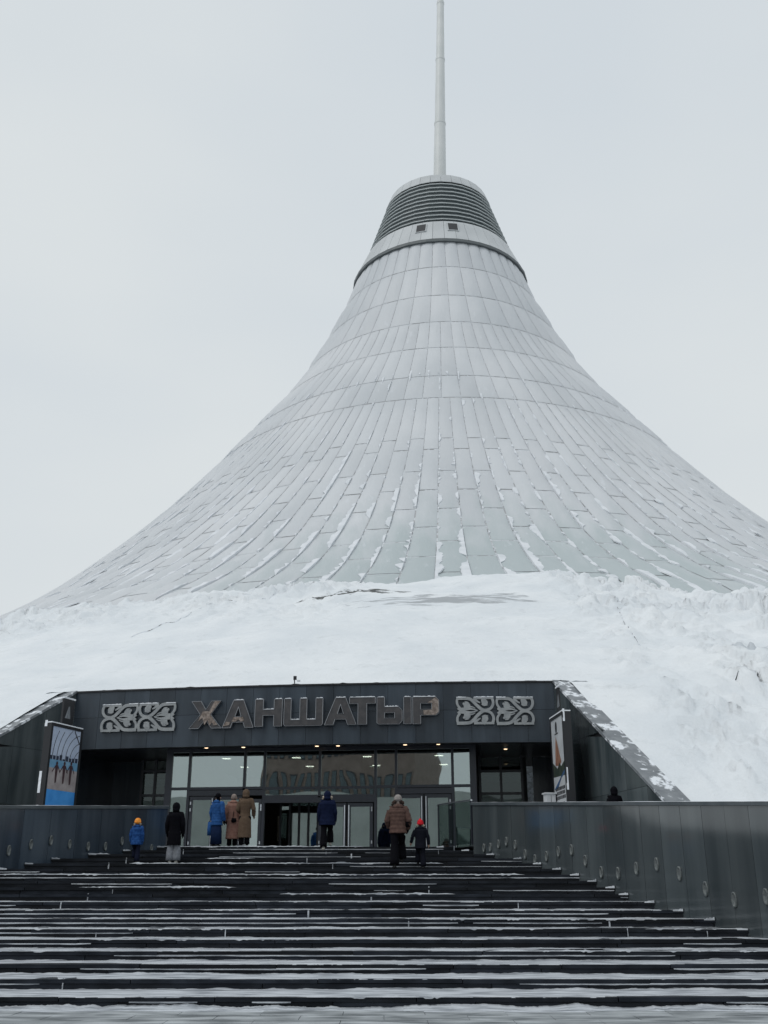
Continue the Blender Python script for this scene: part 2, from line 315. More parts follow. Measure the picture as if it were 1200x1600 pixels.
# ------------------------------------------------------------------ tent
tent = empty('tent_building', (AX, AY, 0), label='huge pale tent shaped building of ribbed cushions with a tall white spire', category='building')
PZ = [15, 17, 18, 20, 22, 24, 26, 28, 30, 32, 34, 36, 38, 40, 42, 44, 46, 48, 50, 52, 54, 56, 58, 60, 62, 64, 66, 68, 70, 72, 74, 76, 78, 80, 82, 84, 86, 88, 90, 92]
PRr = [73.2, 72.9, 72.7, 71.3, 67.8, 63.6, 60.6, 57.6, 54.9, 52.6, 50.4, 48.3, 46.2, 44.2, 42.3, 40.5, 38.75, 37.05, 35.4, 33.8, 32.2, 30.7, 29.2, 27.7, 26.1, 24.6, 23.2, 21.85, 20.65, 19.6, 18.55, 17.6, 16.7, 15.8, 14.9, 14.1, 13.4, 12.75, 12.1, 11.45]
k = np.array([1, 2, 1]) / 4; _p = np.array(PRr); _p[1:-1] = np.convolve(_p, k, 'valid')
def rt(z): return np.interp(z, PZ, _p)
nn = 168; zz = np.linspace(15, 89, 60); ph = np.linspace(0, 2 * np.pi, nn + 1)
A, Z = np.meshgrid(ph, zz); rr = rt(Z) - .015
link('cable_net', np_mesh('cable_net', np.stack([rr * np.sin(A), -rr * np.cos(A), Z], -1).reshape(-1, 3), gridF(nn + 1, 60), NET), tent)
rows = []
for a, b in [(88.6, 82.56), (82.56, 76.26), (76.26, 70.45)]: rows.append((48, a, b, range(48)))
for a, b in [(70.45, 64.57), (64.57, 58.04), (58.04, 53.47)]: rows.append((96, a, b, range(96)))
NL = 168
za = [53.47, 45.49, 39.59, 33.25, 28.13, 22.94, 18]; zb = [53.47, 43.48, 36.35, 30.38, 25.65, 20.6, 16]
for q, zs_ in ((0, za), (1, zb)):
    for a, b in zip(zs_[:-1], zs_[1:]): rows.append((NL, a, b, range(q, NL, 2)))
cand = []
for ri, (N_, a, b, ks) in enumerate(rows):
    zc_ = (a + b) / 2; r = float(rt(zc_))
    for k_ in ks:
        phi = ((k_ + .5) / N_ * 2 * math.pi + math.pi) % (2 * math.pi) - math.pi
        p = Vector((AX + r * math.sin(phi), AY - r * math.cos(phi), zc_ - EYE))
        dz = cp * p.y + sp * p.z; px = 600 + 1600 * p.x / dz
        slope = Vector((math.sin(phi), -math.cos(phi), .55)).normalized()
        vis = -slope.dot(p.normalized())
        area = (2 * math.pi * r / N_) * (a - b) * 1.3 * max(vis, 0) / p.length ** 2
        if px < -30 or px > 1230 or b < 19: area = 0
        cand.append((area, ri, k_, phi))
cand.sort(reverse=True)
NUV = 5
def panel_verts(N_, a, b, phi):
    w = 2 * math.pi / N_
    us = np.linspace(0, 1, NUV); vs = np.linspace(0, 1, 5)
    Uu, Vv = np.meshgrid(us, vs); z = a + (b - a) * (.012 + .976 * Vv)
    gapw = .05 + .07 * (z < 40); r = rt(z)
    an = phi + (Uu - .5) * (w - gapw / r)
    h = (2 * math.pi * r / N_) * .13 * (1 - (2 * Uu - 1) ** 2) * (1 - (2 * Vv - 1) ** 6) + .02
    r2 = r + h * .85; z2 = z + h * .4
    return np.stack([r2 * np.sin(an), -r2 * np.cos(an), z2], -1).reshape(-1, 3)
GF = gridF(NUV, 5)[:, ::-1]
cache = {}; bulk = []; 
for i, (area, ri, k_, phi) in enumerate(cand):
    N_, a, b, ks = rows[ri]
    if i < 298 and area > 0:
        if ri not in cache: cache[ri] = np_mesh('cushion', panel_verts(N_, a, b, 0), GF, TENTP)
        link('cushion', cache[ri], tent, rz=phi)
    else: bulk.append(panel_verts(N_, a, b, phi))
B = np.concatenate(bulk); nb = len(bulk); Fb = (GF[None] + (np.arange(nb) * NUV * 5)[:, None, None]).reshape(-1, 4)
link('small_cushions', np_mesh('small_cushions', B, Fb, TENTP), tent, kind='stuff')
# snow caught along the seams near the foot
V = []; F = []; n0 = 0
for k_ in range(NL):
    phi = k_ / NL * 2 * math.pi; 
    pw = (phi + math.pi) % (2 * math.pi) - math.pi
    if abs(pw) > 1.3: continue
    z = np.arange(60, 19.5, -.2); r = rt(z)
    den = np.clip((50 - z) / 24, .12, 1)
    wdt = (fbm(z * .8, z * 0 + k_ * 3.3, 21, 5, .62) - .53 + .10 * den) * 2.2 * (.25 + den)
    wdt = np.clip(wdt, 0, 1.0 * (r * 2 * np.pi / NL) * .24); side = -1 if hsh(k_, 3, 1) < .62 else 1
    jag = (fbm(z * 2.2, z * 0 + k_ * 1.7, 31, 3) - .5) * .35 * (wdt > .02)
    h = np.where(wdt > .03, .05 + np.minimum(wdt, .5) * .30 + .05 * fbm(z, z * 0 + k_, 41, 2), -.12)
    for w0, hh in ((-.10, -.32), (-.06, 0), (0, .0), (1, .0), (1.12, -.12)):
        off = side * (w0 * wdt + (jag if w0 >= 1 else 0) + (.03 if w0 < 0 else 0)); an = phi + off / r
        rr = r + h + hh; V.append(np.stack([rr * np.sin(an), -rr * np.cos(an), z + (h + hh) * .4], 1))
    m_ = len(z); f = gridF(m_, 5) if side < 0 else gridF(m_, 5)[:, ::-1]; ok = (wdt[f[:, 0] % m_] > .02) | (wdt[f[:, 1] % m_] > .02)
    F.append(f[ok] + n0); n0 += 5 * m_
link('seam_snow', np_mesh('seam_snow', np.concatenate(V), np.concatenate(F), SEAMSNOW, False), tent, kind='stuff')
# collar
def rc(z): return float(np.interp(z, [86, 88.0, 92.7, 101.8, 103.6], [13.5, 13.25, 11.25, 8.3, 7.7]))
FAC = 32
def frustum(m, z0, r0, z1, r1, n=FAC, cap=False, a0=0):
    vs = [(r * math.sin(2 * math.pi * (i + a0) / n), -r * math.cos(2 * math.pi * (i + a0) / n), z) for z, r in ((z0, r0), (z1, r1)) for i in range(n)]
    fs = [(i, (i + 1) % n, n + (i + 1) % n, n + i) for i in range(n)]
    if cap: fs.append(tuple(n + i for i in range(n)))
    m.add(vs, fs)
m = MB(); frustum(m, 87.9, 12.4, 87.85, 13.3); frustum(m, 87.85, 13.3, 88.25, 13.3); frustum(m, 88.25, 13.3, 88.26, 12.9); m.build('collar_lip', mat('collar_lip_grey', (.13, .145, .15), .5), tent)
m = MB(); frustum(m, 88.1, 12.9, 92.6, 11.0, cap=True); m.build('collar_core', LOUV, tent)
def cone_seg(z0, r0, z1, r1, n, thick, gap):
    a = math.pi / n; m = MB(); 
    def P(r, an, z): return (r * math.sin(an), -r * math.cos(an), z)
    g0 = gap / r0; g1 = gap / r1
    vs = [P(r0, -a + g0, z0), P(r0, a - g0, z0), P(r1, a - g1, z1), P(r1, -a + g1, z1), P(r0 - thick, -a + g0, z0), P(r0 - thick, a - g0, z0), P(r1 - thick, a - g1, z1), P(r1 - thick, -a + g1, z1)]
    m.add(vs, [(0, 1, 2, 3), (5, 4, 7, 6), (4, 5, 1, 0), (3, 2, 6, 7), (1, 5, 6, 2), (4, 0, 3, 7)]); return m
pm = cone_seg(88.3, 13.25, 92.55, 11.35, 48, .2, .02).mesh('cladding_panel', CLAD)
for i in range(48): link('cladding_panel', pm, tent, rz=2 * math.pi * (i + .5) / 48)
pm = cone_seg(101.9, 8.35, 103.6, 7.75, 32, .15, .02).mesh('parapet_panel', CLAD)
for i in range(32): link('parapet_panel', pm, tent, rz=2 * math.pi * (i + .5) / 32)
m = MB(); frustum(m, 92.6, 11.08, 103.3, 7.62, cap=True); m.build('louvre_core', LOUV, tent)
for i in range(10):
    z = 93.1 + i * .92; m = MB(); r0 = rc(z) + .02
    frustum(m, z, r0 - .2, z + .02, r0); frustum(m, z + .02, r0, z + .12, r0 - .03); frustum(m, z + .12, r0 - .03, z + .16, r0 - .6); m.build('louvre_fin', LOUF, tent)
for px, py in ((658, 355), (708, 353)):
    r = ray(px, py); t = 146.0
    X = r.x * t; phi = math.asin((X - AX) / 12.2); z0, z1 = 90.2, 92.0
    m = MB(); a = .72
    for (za_, zb_, aa, th, mi) in ((z0, z1, .80, .10, 0), (z0 + .15, z1 - .15, .66, .14, 1)):
        r0, r1 = rc(za_) + th + .1, rc(zb_) + th + .1
        vs = []
        for s in (0, -.6):
            for zz_, r_ in ((za_, r0), (zb_, r1)):
                for sx in (-1, 1): vs.append((sx * aa, -(r_ + s), zz_))
        m.add(vs, [(0, 1, 3, 2), (4, 6, 7, 5), (0, 2, 6, 4), (1, 5, 7, 3), (2, 3, 7, 6), (0, 4, 5, 1)], mi)
    m.build('window', [CLAD, BLACK], tent, rz=phi)
m = MB()
def spx(z): return .95 * (z - 103) / 43          # the mast leans a hair to the right
sz = [102.5, 110, 119.6, 119.7, 120, 120.1, 133, 133.1, 133.4, 133.5, 145.4, 145.5, 145.9, 146, 150.5]
sr = [1.08, 1.0, .90, .96, .96, .86, .74, .80, .80, .70, .60, .66, .66, .52, .45]
m.tube([(spx(z) + .25, 0, z) for z in sz], sr, 24); m.build('spire', SPIRE, tent, smooth=False)
m = MB(); m.tube([(0.25, 0, 103.3), (.25, 0, 104.3)], [1.5, 1.3], 24); m.build('spire_base', CLAD, tent)

# ------------------------------------------------------------------ staircase
ER = .165
low_y = [1557, 1530, 1507, 1487, 1469, 1452, 1436, 1422.5, 1410]
nose = []
for k_, y in enumerate(low_y):
    h = ER * (k_ + 1); el = math.atan((y - 800) / 1600) - R_(PITCH); nose.append([(EYE - h) / math.tan(el), h])
dd = [a for a, b in nose]
# keep the near flight regular
D0 = 17.35; treads = [1.25, 1.0, .98, .86, .84, .80, .82, .80, .78, .75]
nose = [[D0, ER]]
for k_, t_ in enumerate(treads[:9]): nose.append([nose[-1][0] + t_, ER * (k_ + 2)])
UR = (LAND - 1.65) / 9
for k_, D in enumerate([25.9, 26.5, 27.1, 27.75, 28.5, 29.3, 30.5, 31.7, 33.0]): nose.append([D, 1.65 + UR * (k_ + 1)])
print('noses', [[round(a, 2), round(b, 2)] for a, b in nose], 'wanted', [round(a, 2) for a in dd])
def XR(D): return 7.29 + (22.4 - D) * (7.29 - 1.85) / (33 - 22.4)
def XL(D): return -6.97 - (33 - D) * .556
RJ = {}
stair = empty('staircase', (0, 25, 0), kind='structure')
Oc = Vector((0, 25, 0))
ub = MB().box(-.5, .5, -.5, .5, -.5, .5).mesh('slab', STEP)
core = MB()
for i, (D, h) in enumerate(nose):
    Dn = nose[i + 1][0] if i + 1 < len(nose) else D + 1.1
    hp = nose[i - 1][1] if i else 0
    xl = max(XL(D), -15.5) - .3; xr = min(XR(D), 12) + .3
    core.box(xl, xr, D + .07 - 25, Dn + .3 - 25, -.02, h - .055)
    x = xl - random.random()
    while x < xr:
        L_ = random.choice([1.9, 2.4, 2.4, 3.1, 3.6]); a = max(x, xl); b = min(x + L_, xr)
        if b - a > .2:
            o = link('tread_slab', ub, stair, ((a + b) / 2, (D + Dn + .02) / 2 - 25 + random.uniform(-.008, .008), h - .0325 + random.uniform(-.004, .003)))
            o.scale = (b - a - .014, Dn - D + .02, .065); o.rotation_euler.z = random.uniform(-.002, .002)
        x += L_
    x = xl - random.random() * 2
    while x < xr:
        L_ = random.choice([1.6, 2.2, 2.6, 3.3]); a = max(x, xl); b = min(x + L_, xr)
        if b - a > .2:
            RJ.setdefault(i, []).append(b); zt = h - .074; zb_ = hp + .001
            o = link('riser_slab', ub, stair, ((a + b) / 2, D + .05 - 25 + random.uniform(-.007, .007), (zt + zb_) / 2)); o.scale = (b - a - .016, .05, zt - zb_)
        x += L_
core.build('step_core', JOINT, stair)
lm = MB(); lm.box(-22, 16, 34.05 - 25, 52 - 25, LAND - .5, LAND - .012); lm.build('landing_floor', mat('landing_granite', (.05, .055, .06), .4, snow=.5, snow_scale=1.2), stair)
# side terraces behind the parapets
tm = MB()
tm.add([(XR(33) + .2, 33.4, LAND - .02), (XR(20) + .2, 20.2, LAND - .02), (60, 20.2, LAND - .02), (60, 60, LAND - .02), (XR(33) + .2, 60, LAND - .02)], [(0, 1, 2, 3, 4)])
tm.add([(XL(33) - .2, 33.4, LAND - .03), (XL(20) - .2, 20.2, LAND - .03), (-70, 20.2, LAND - .03), (-70, 60, LAND - .03), (XL(33) - .2, 60, LAND - .03)], [(0, 4, 3, 2, 1)])
tm.build('terrace', SNOW, kind='structure')

# snow on the steps
V = []; F = []; n0 = 0
def strip(x, ys, zs, keep=None):
    """x array, ys/zs lists of arrays: a ribbon through the section points"""
    global n0
    m_ = len(x)
    for y, z in zip(ys, zs): V.append(np.stack([x, y + 0 * x, z + 0 * x], 1))
    f = gridF(m_, len(ys))
    if keep is not None: f = f[keep[f[:, 0] % m_] | keep[f[:, 1] % m_]]
    F.append(f + n0); n0 += m_ * len(ys)
cov = {3: .42, 5: .46, 6: .2, 9: .50, 10: .36, 11: .44, 12: .56, 13: .42, 14: .36, 15: .32, 16: .40, 17: .46, 18: .64}
for i, (D, h) in enumerate(nose):
    Dn = nose[i + 1][0] if i + 1 < len(nose) else D + 1.1
    xl = max(XL(D), -15.5); xr = min(XR(D), 12); x = np.arange(xl, xr, .035)
    s = 100 + i * 13
    if i < 9:      # treads seen from above
        # thin packed layer that stops short of the nose
        c = fbm(x * .35, x * 0 + i, s, 2)
        fr = .02 + .16 * np.maximum(c - .42, 0) * 4 + .05 * fbm(x * 2.3, x * 0 + i, s + 1, 3)
        fr = np.where(fbm(x * .5, x * 0 + i * 5, s + 8, 2) > .52, .004, fr)
        if i in (3, 4, 5, 6): fr = fr + .25 * (fbm(x * .4, x * 0, s + 6, 3) > .5)
        t = .002 + .008 * fbm(x * 1.5, x * 0, s + 2, 4)
        fr = fr + .05 * (fbm(x * 9, x * 0 + i, s + 15, 2) - .3)
        fr = np.maximum(fr, .004)
        kq = fbm(x * .35, x * 0 + i * 7, s + 41, 5, .7); fr = fr + (Dn - D - .1) * np.clip(((.22 if i < 3 else .45) - kq) / .10, 0, 1)
        strip(x, [D + fr - .004, D + fr, D + fr + .05, Dn + .03 + 0 * x], [h - .01, h + t * .8, h + t, h + t])
        # ragged heap against the next riser
        if i < 8 or True:
            t2 = .000 + .010 * fbm(x * 7, x * 0 + i, s + 31, 3, .7) * (fbm(x * .9, x * 0, s + 32, 2) > .45) + (.07 if i < 3 else .035) * np.clip(fbm(x * 1.3, x * 0, s + 3, 5, .7) - .34, 0, 1)
            strip(x, [Dn - .12 - t2, Dn - .03 + 0 * x, Dn + .022 + 0 * x], [h + .008, h + t2 * .9 + .006, h + t2 + .008])
    # lumps hanging on the nose
    cv = cov.get(i, .30)
    a = fbm(x * .22, x * 0 + i * 2, s + 4, 2); b = fbm(x * 2.6, x * 0 + i, s + 5, 4, .6)
    on = a > (1 - cv) * .98
    fade = np.clip((a - (1 - cv) * .98) / .03, 0, 1)
    t = (.003 + .045 * np.clip(b - .22, 0, 1)) * np.where(i < 9, .6, 1.0) * fade
    hang = np.clip((fbm(x * 6, x * 0, s + 9, 4, .7) - .60) * .16, 0, .02) + .002
    t = t + (.012 * np.clip(fbm(x * 8, x * 0, s + 33, 3, .7) - .5, 0, 1) * 4) * fade
    strip(x, [D - .016 + 0 * x, D - .014 + 0 * x, D - .004 + 0 * x, D + .08 + 0 * x, D + .12 + 0 * x], [h - hang, h + t * .5, h + t, h + t * .8, h - .01], on)
    # snow in the slot under the tread slab
    a = fbm(x * .3, x * 0 + i * 3, s + 7, 3); on = a > (.54 if i < 9 else .58)
    t = (.001 + .014 * fbm(x * 3, x * 0, s + 12, 3)) * np.clip((a - (.54 if i < 9 else .58)) / .03, 0, 1)
    strip(x, [D + .004 + 0 * x, D - .006 + 0 * x, D + .004 + 0 * x], [h - .082 - t, h - .074 - t * .3, h - .064 + 0 * x], on)
    # snow crust on some vertical joints
    for q in range(random.randint(1, 4)):
        xx = random.choice(RJ[i]); w = random.uniform(.006, .016); hp = nose[i - 1][1] if i else 0
        xs = np.array([xx - w, xx - w * .3, xx + w * .3, xx + w * (.6 + random.random())])
        strip(xs, [D - .004 + 0 * xs, D - .012 + 0 * xs, D + .01 + 0 * xs], [np.array([hp, hp, hp, hp]) + .01, hp + (h - hp) * .45 + 0 * xs, h + .015 + 0 * xs])
for side in (-1, 1):      # snow at the ends of the steps against the walls
    for i, (D, h) in enumerate(nose):
        if D < 19: continue
        xx = (XR(D) - .02) if side > 0 else XL(D) + .02
        xs = np.linspace(xx - .22 * side - .001, xx, 14); t = .005 + .04 * np.random.rand(14) * np.linspace(0, 1, 14)
        strip(xs, [D - .02 + 0 * xs, D - .01 + 0 * xs, D + .1 + 0 * xs], [h - .02 + 0 * xs, h + t, h + t])
# heap at the foot of the stairs
x = np.arange(-13, 12, .03)
t = .01 + .14 * np.clip(fbm(x * 1.3, x * 0, 77, 6, .7) - .32, 0, 1)
strip(x, [nose[0][0] - .5 + .1 * fbm(x, x * 0, 5), nose[0][0] - .18 + 0 * x, nose[0][0] - .03 + 0 * x, nose[0][0] + .03 + 0 * x], [.0 + 0 * x, t * .55, t, t + .01])
link('step_snow', np_mesh('step_snow', np.concatenate(V), np.concatenate(F), SNOWSTEP), stair, -Oc, kind='stuff')

BALG = bpy.data.materials.new('balustrade_glass'); BALG.use_nodes = True; _t = BALG.node_tree; _t.nodes.clear()
_o = _t.nodes.new('ShaderNodeOutputMaterial'); _m = _t.nodes.new('ShaderNodeMixShader'); _g = _t.nodes.new('ShaderNodeBsdfGlossy'); _r = _t.nodes.new('ShaderNodeBsdfTransparent')
_g.inputs['Roughness'].default_value = .02; _r.inputs['Color'].default_value = (.80, .86, .84, 1); _m.inputs[0].default_value = .28
_t.links.new(_r.outputs[0], _m.inputs[1]); _t.links.new(_g.outputs[0], _m.inputs[2]); _t.links.new(_m.outputs[0], _o.inputs[0])
# ------------------------------------------------------------------ parapet walls beside the stairs
def parapet(name, fx, Da, Db, za, zb, lab, npan, side, zbot):
    root = empty(name, (fx(Da), Da, 0), label=lab, category='wall'); o0 = Vector((fx(Da), Da, 0))
    A = Vector((fx(Da), Da, 0)); Bp = Vector((fx(Db), Db, 0)); d = (Bp - A); L_ = d.length; d.normalize(); n = Vector((-d.y, d.x, 0)); n = n if n.x * side > 0 else -n
    th = .35
    def P(s, o, z): p = A + d * s + n * o - o0; return (p.x, p.y, z)
    def top(s): return za + (zb - za) * s / L_
    m = MB(); vs = [P(s, o, z) for s in (0, L_) for o in (.03, th) for z in (-.05, top(s) - .09)]
    m.add(vs, [(0, 1, 3, 2), (4, 6, 7, 5), (0, 4, 5, 1), (2, 3, 7, 6), (1, 5, 7, 3), (0, 2, 6, 4)]); m.build('wall_core', GRAN, root)
    w = L_ / npan
    for i in range(npan):
        a, b = i * w + .004, (i + 1) * w - .004; t = random.uniform(-.0035, .0035); zm = -.05
        m = MB(); vs = [P(s, o + (t if s == a else -t), z) for s in (a, b) for o in (0, .028) for z in (zm, top(s) - .085)]
        m.add(vs, [(0, 1, 3, 2), (4, 6, 7, 5), (0, 4, 5, 1), (2, 3, 7, 6), (1, 5, 7, 3), (0, 2, 6, 4)]); m.build('cladding_panel', GRANW if side > 0 else GRANL, root)
    m = MB(); vs = [P(s, o, z) for s in (-.03, L_ + .03) for o in (-.04, th + .04) for z in (top(s) - .08, top(s))]
    m.add(vs, [(0, 1, 3, 2), (4, 6, 7, 5), (0, 4, 5, 1), (2, 3, 7, 6), (1, 5, 7, 3), (0, 2, 6, 4)]); m.build('coping', COPEL, root)
    # thin snow on the coping
    s = np.arange(0, L_, .06); t = .004 + .02 * np.clip(fbm(s * .8, s * 0, 5, 4) - .3, 0, 1)
    m = MB(); nv = len(s)
    for oo, hh in ((-.035, .002), (-.02, 1), (th * .7, 1)):
        m.v += [P(a, oo, top(a) + (hh if hh < 1 else float(b))) for a, b in zip(s, t)]
    fs = gridF(nv, 3); m.f += [tuple(map(int, f)) for f in fs]; m.m += [0] * len(fs); m.build('coping_snow', SNOWEDGE, root)
    return A, d, n
rw = parapet('parapet_wall', XR, 31.5, 16.6, 4.20, 3.02, 'mirror polished dark granite parapet wall on the right side of the stairs', 25, 1, 0)
lw = parapet('parapet_wall', XL, 33.35, 16.6, 4.24, 2.98, 'dull dark granite parapet wall on the left side of the stairs', 20, -1, 0)
gb = empty('glass_balustrade', (XR(33.3), 33.3, 0), label='short clear glass balustrade between the right parapet wall and the doors', category='balustrade')
_a = Vector((XR(33.3), 33.3, 0)); _b = Vector((XR(31.54), 31.54, 0)); _d = (_b - _a); _l = _d.length; _d.normalize(); _n = Vector((-_d.y, _d.x, 0))
def GP(s_, o_, z_): q = _d * s_ + _n * o_; return (q.x, q.y, z_)
for i_ in range(2):
    GBP = MB().box(_l * i_ / 2 + .01, _l * (i_ + 1) / 2 - .01, -.008, .008, LAND + .02, 4.27 - .02, GP); gbs = (i_, GBP)
    GBP.build('pane', BALG, gb)
MB().box(0, _l, -.03, .03, 4.25, 4.29, GP).build('rail', CHROME, gb)
for i_ in range(3): MB().box(_l * i_ / 2 - .02 + (.02 if i_ == 0 else 0) - (.02 if i_ == 2 else 0), _l * i_ / 2 + .02, -.025, .025, LAND, 4.249, GP).build('post', FRAME, gb)
# recessed oval lights of the walls
ld = MB(); n = 14
for (r_, y, mi) in ((.15, .0, 0),):
    rim = [( .5 * r_ * math.cos(2 * math.pi * k / n), y, r_ * math.sin(2 * math.pi * k / n)) for k in range(n)]
prof = [(1.0, .0), (1.0, -.035), (.82, -.04), (.72, -.015), (0.02, -.022)]
vs = [(q * .060 * math.cos(2 * math.pi * k / n), y, q * .145 * math.sin(2 * math.pi * k / n)) for q, y in prof for k in range(n)]
ld.add(vs, [(j * n + k, j * n + (k + 1) % n, (j + 1) * n + (k + 1) % n, (j + 1) * n + k) for j in range(4) for k in range(n)])
LIGHTRIM = mat('wall_light_metal', (.11, .125, .13), .4, metal=.35, col2=(.20, .215, .21), scale=20)
me_l = ld.mesh('wall_light', LIGHTRIM, True)
def ordn(i): return ['first', 'second', 'third', 'fourth', 'fifth', 'sixth', 'seventh', 'eighth', 'ninth', 'tenth', 'eleventh', 'twelfth', 'thirteenth', 'fourteenth', 'fifteenth', 'sixteenth', 'seventeenth', 'eighteenth', 'nineteenth'][i]
def wall_lights(pix, frame, where):
    A, d, n_ = frame
    for i, (px, py) in enumerate(pix):
        r = ray(px, py); c = Vector((0, 0, EYE)); t = (A - c).dot(n_) / r.dot(n_); p = c + r * t - n_ * .004
        o = link('wall_light', me_l, None, p, math.atan2(-n_.x, n_.y) + 0, label='%s oval wall light from the doors on the %s parapet' % (ordn(i), where), category='wall light', group='oval lights in the %s parapet wall' % where)
        s_ = .8 + .35 * max(0, (33 - p.y) / 12); o.scale = (s_, 1, s_)
wall_lights([(757, 1325), (767, 1324), (780, 1319), (792, 1315), (806, 1320), (821.6, 1335), (837, 1343), (855, 1338), (873.6, 1331), (894, 1328), (915.7, 1345), (940.7, 1363), (966.8, 1364.6), (995.4, 1357), (1027, 1350.5), (1062.5, 1365), (1103.6, 1389), (1148.4, 1406), (1198, 1401)], rw, 'right')
wall_lights([(236, 1325), (190, 1314), (164, 1322.5), (137, 1322.5), (108, 1319), (79, 1313), (47.5, 1319.5), (13, 1329)], lw, 'left')

# ------------------------------------------------------------------ entrance building
port = empty('entrance_portal', tuple(O) , label='dark granite entrance portal with broad fascia cut into the snow mound', category='building')
def EL(u, d, z): p = EP(u, d, z) - O; return (p.x, p.y, p.z)
def Ebox(m, u0, u1, d0, d1, z0, z1, mi=0): return m.box(u0, u1, d0, d1, z0, z1, EL, mi)
SOF = pixE(500, 1163, 0)[1]; ztop = ROOFZ
print('soffit', SOF, 'u', uL, uR, 'PR', PR, 'PL', PL)
NP = 18
for i in range(NP):
    a = uL + (uR - uL) * i / NP; b = uL + (uR - uL) * (i + 1) / NP
    for z0, z1 in ((SOF, (SOF + ztop) / 2 + .1), ((SOF + ztop) / 2 + .1, ztop)):
        m = MB(); a_, b_ = a + .005, b - .005; z0_, z1_ = z0 + .005, z1 - .005
        vs = [EL(u, sag(u) + o, z) for o in (0, .05) for z in (z0_, z1_) for u in (a_, b_)]
        m.add(vs, [(0, 1, 3, 2), (4, 6, 7, 5), (0, 4, 5, 1), (2, 3, 7, 6), (0, 2, 6, 4), (1, 5, 7, 3)]); m.build('fascia_panel', GRANF, port)
m = MB(); n_ = 12
for i in range(n_):
    a = uL + (uR - uL) * i / n_; b = uL + (uR - uL) * (i + 1) / n_
    vs = [EL(u, sag(u) + o, z) for o in (.055, .4) for z in (SOF + .01, ztop - .01) for u in (a, b)]
    m.add(vs, [(0, 1, 3, 2), (4, 6, 7, 5), (0, 4, 5, 1), (2, 3, 7, 6), (0, 2, 6, 4), (1, 5, 7, 3)])
m.build('fascia_core', JOINT, port)
m = MB(); 
for i in range(18):
    a = uL + (uR - uL) * i / 18; b = uL + (uR - uL) * (i + 1) / 18
    vs = [EL(u, sag(u) + o, z) for o in (-.05, .9) for z in (ztop, ztop + .06) for u in (a, b)]
    m.add(vs, [(0, 1, 3, 2), (4, 6, 7, 5), (0, 4, 5, 1), (2, 3, 7, 6), (0, 2, 6, 4), (1, 5, 7, 3)])
m.build('roof_edge', BLACK, port)
SOFM = mat('soffit_panels', (.02, .023, .03), .35, rand=.1)
GD = 1.55; RD = 8.5
gl = pixE(265, 1200, GD)[0]; gr = pixE(739, 1200, GD)[0]
# soffit boards
nb_ = 12
for i in range(nb_):
    a = uL - .3 + (uR - uL + .6) * i / nb_; b = uL - .3 + (uR - uL + .6) * (i + 1) / nb_
    m = MB(); Ebox(m, a + .006, b - .006, .75, RD + .4, SOF + .12, SOF + .2); m.build('soffit_panel', SOFM, port)
m = MB(); Ebox(m, uL - .5, uR + .5, .75, RD + .5, SOF + .21, SOF + .6); m.build('canopy_roof', DARK, port)
# inner side walls, recess back wall, piers
m = MB(); Ebox(m, uL - .6, uL - .02, .06, RD + .4, LAND - .1, SOF + .5); m.build('side_wall', GRAN, port)
m = MB(); Ebox(m, uR + .02, uR + .6, .06, RD + .4, LAND - .1, SOF + .5); m.build('side_wall', GRAN, port)
m = MB(); Ebox(m, uL - .5, gl - 1.35, 5.2, 5.5, LAND - .1, SOF + .1); m.build('recess_wall', GRAN, port)
m = MB(); Ebox(m, gr + 2.3, uR + .5, 5.6, 5.9, LAND - .1, SOF + .1); m.build('recess_wall', GRAN, port)
# splayed retaining walls
def retaining(P0, d, n, lab, side):
    root = empty('retaining_wall', tuple(P0), label=lab, category='wall')
    def P(s, o, z): p = d * s + n * o; return (p.x, p.y, z)
    def top(s): return ztop - DROP * s
    npn = 7; w = WLEN / npn
    for i in range(npn):
        a, b = i * w + .005, (i + 1) * w - .005; z0 = LAND - .3
        zc = [z0, z0 + 1.9, z0 + 3.9, 99]
        for j in range(3):
            lo = zc[j] + .005; 
            if lo > top(a) - .1: continue
            ta = min(zc[j + 1] - .005, top(a)); tb = max(min(zc[j + 1] - .005, top(b)), lo)
            vs = [P(s, o, z) for s, tt in ((a, ta), (b, tb)) for o in (0, .05) for z in (lo, tt)]
            MB().add(vs, [(0, 1, 3, 2), (4, 6, 7, 5), (0, 4, 5, 1), (2, 3, 7, 6), (1, 5, 7, 3), (0, 2, 6, 4)]).build('cladding_panel', GRANR, root)
    vs = [P(s, o, z) for s in (0, WLEN) for o in (.052, .45) for z in (LAND - .6, max(top(s) - .02, LAND - .5))]
    MB().add(vs, [(0, 1, 3, 2), (4, 6, 7, 5), (0, 4, 5, 1), (2, 3, 7, 6), (1, 5, 7, 3), (0, 2, 6, 4)]).build('wall_core', JOINT, root)
    nc = 9
    for i in range(nc):
        a, b = WLEN * i / nc + .006, WLEN * (i + 1) / nc - .006
        vs = [P(s, o, z) for s in (a, b) for o in (-.05, CW) for z in (top(s) + .0, top(s) + .10)]
        MB().add(vs, [(0, 1, 3, 2), (4, 6, 7, 5), (0, 4, 5, 1), (2, 3, 7, 6), (1, 5, 7, 3), (0, 2, 6, 4)]).build('coping_slab', COPE, root)
GRANR = mat('retaining_wall_granite', (.040, .052, .057), .16, col2=(.080, .095, .10), scale=1.1, stretch=(2, 2, .3), rand=.30, spec=.5)
retaining(PR, WRd, nR, 'sloping dark granite retaining wall with snowy coping right of the entrance', 1)
retaining(PL, WLd, nL, 'sloping dark granite retaining wall left of the entrance beside the beach poster', -1)

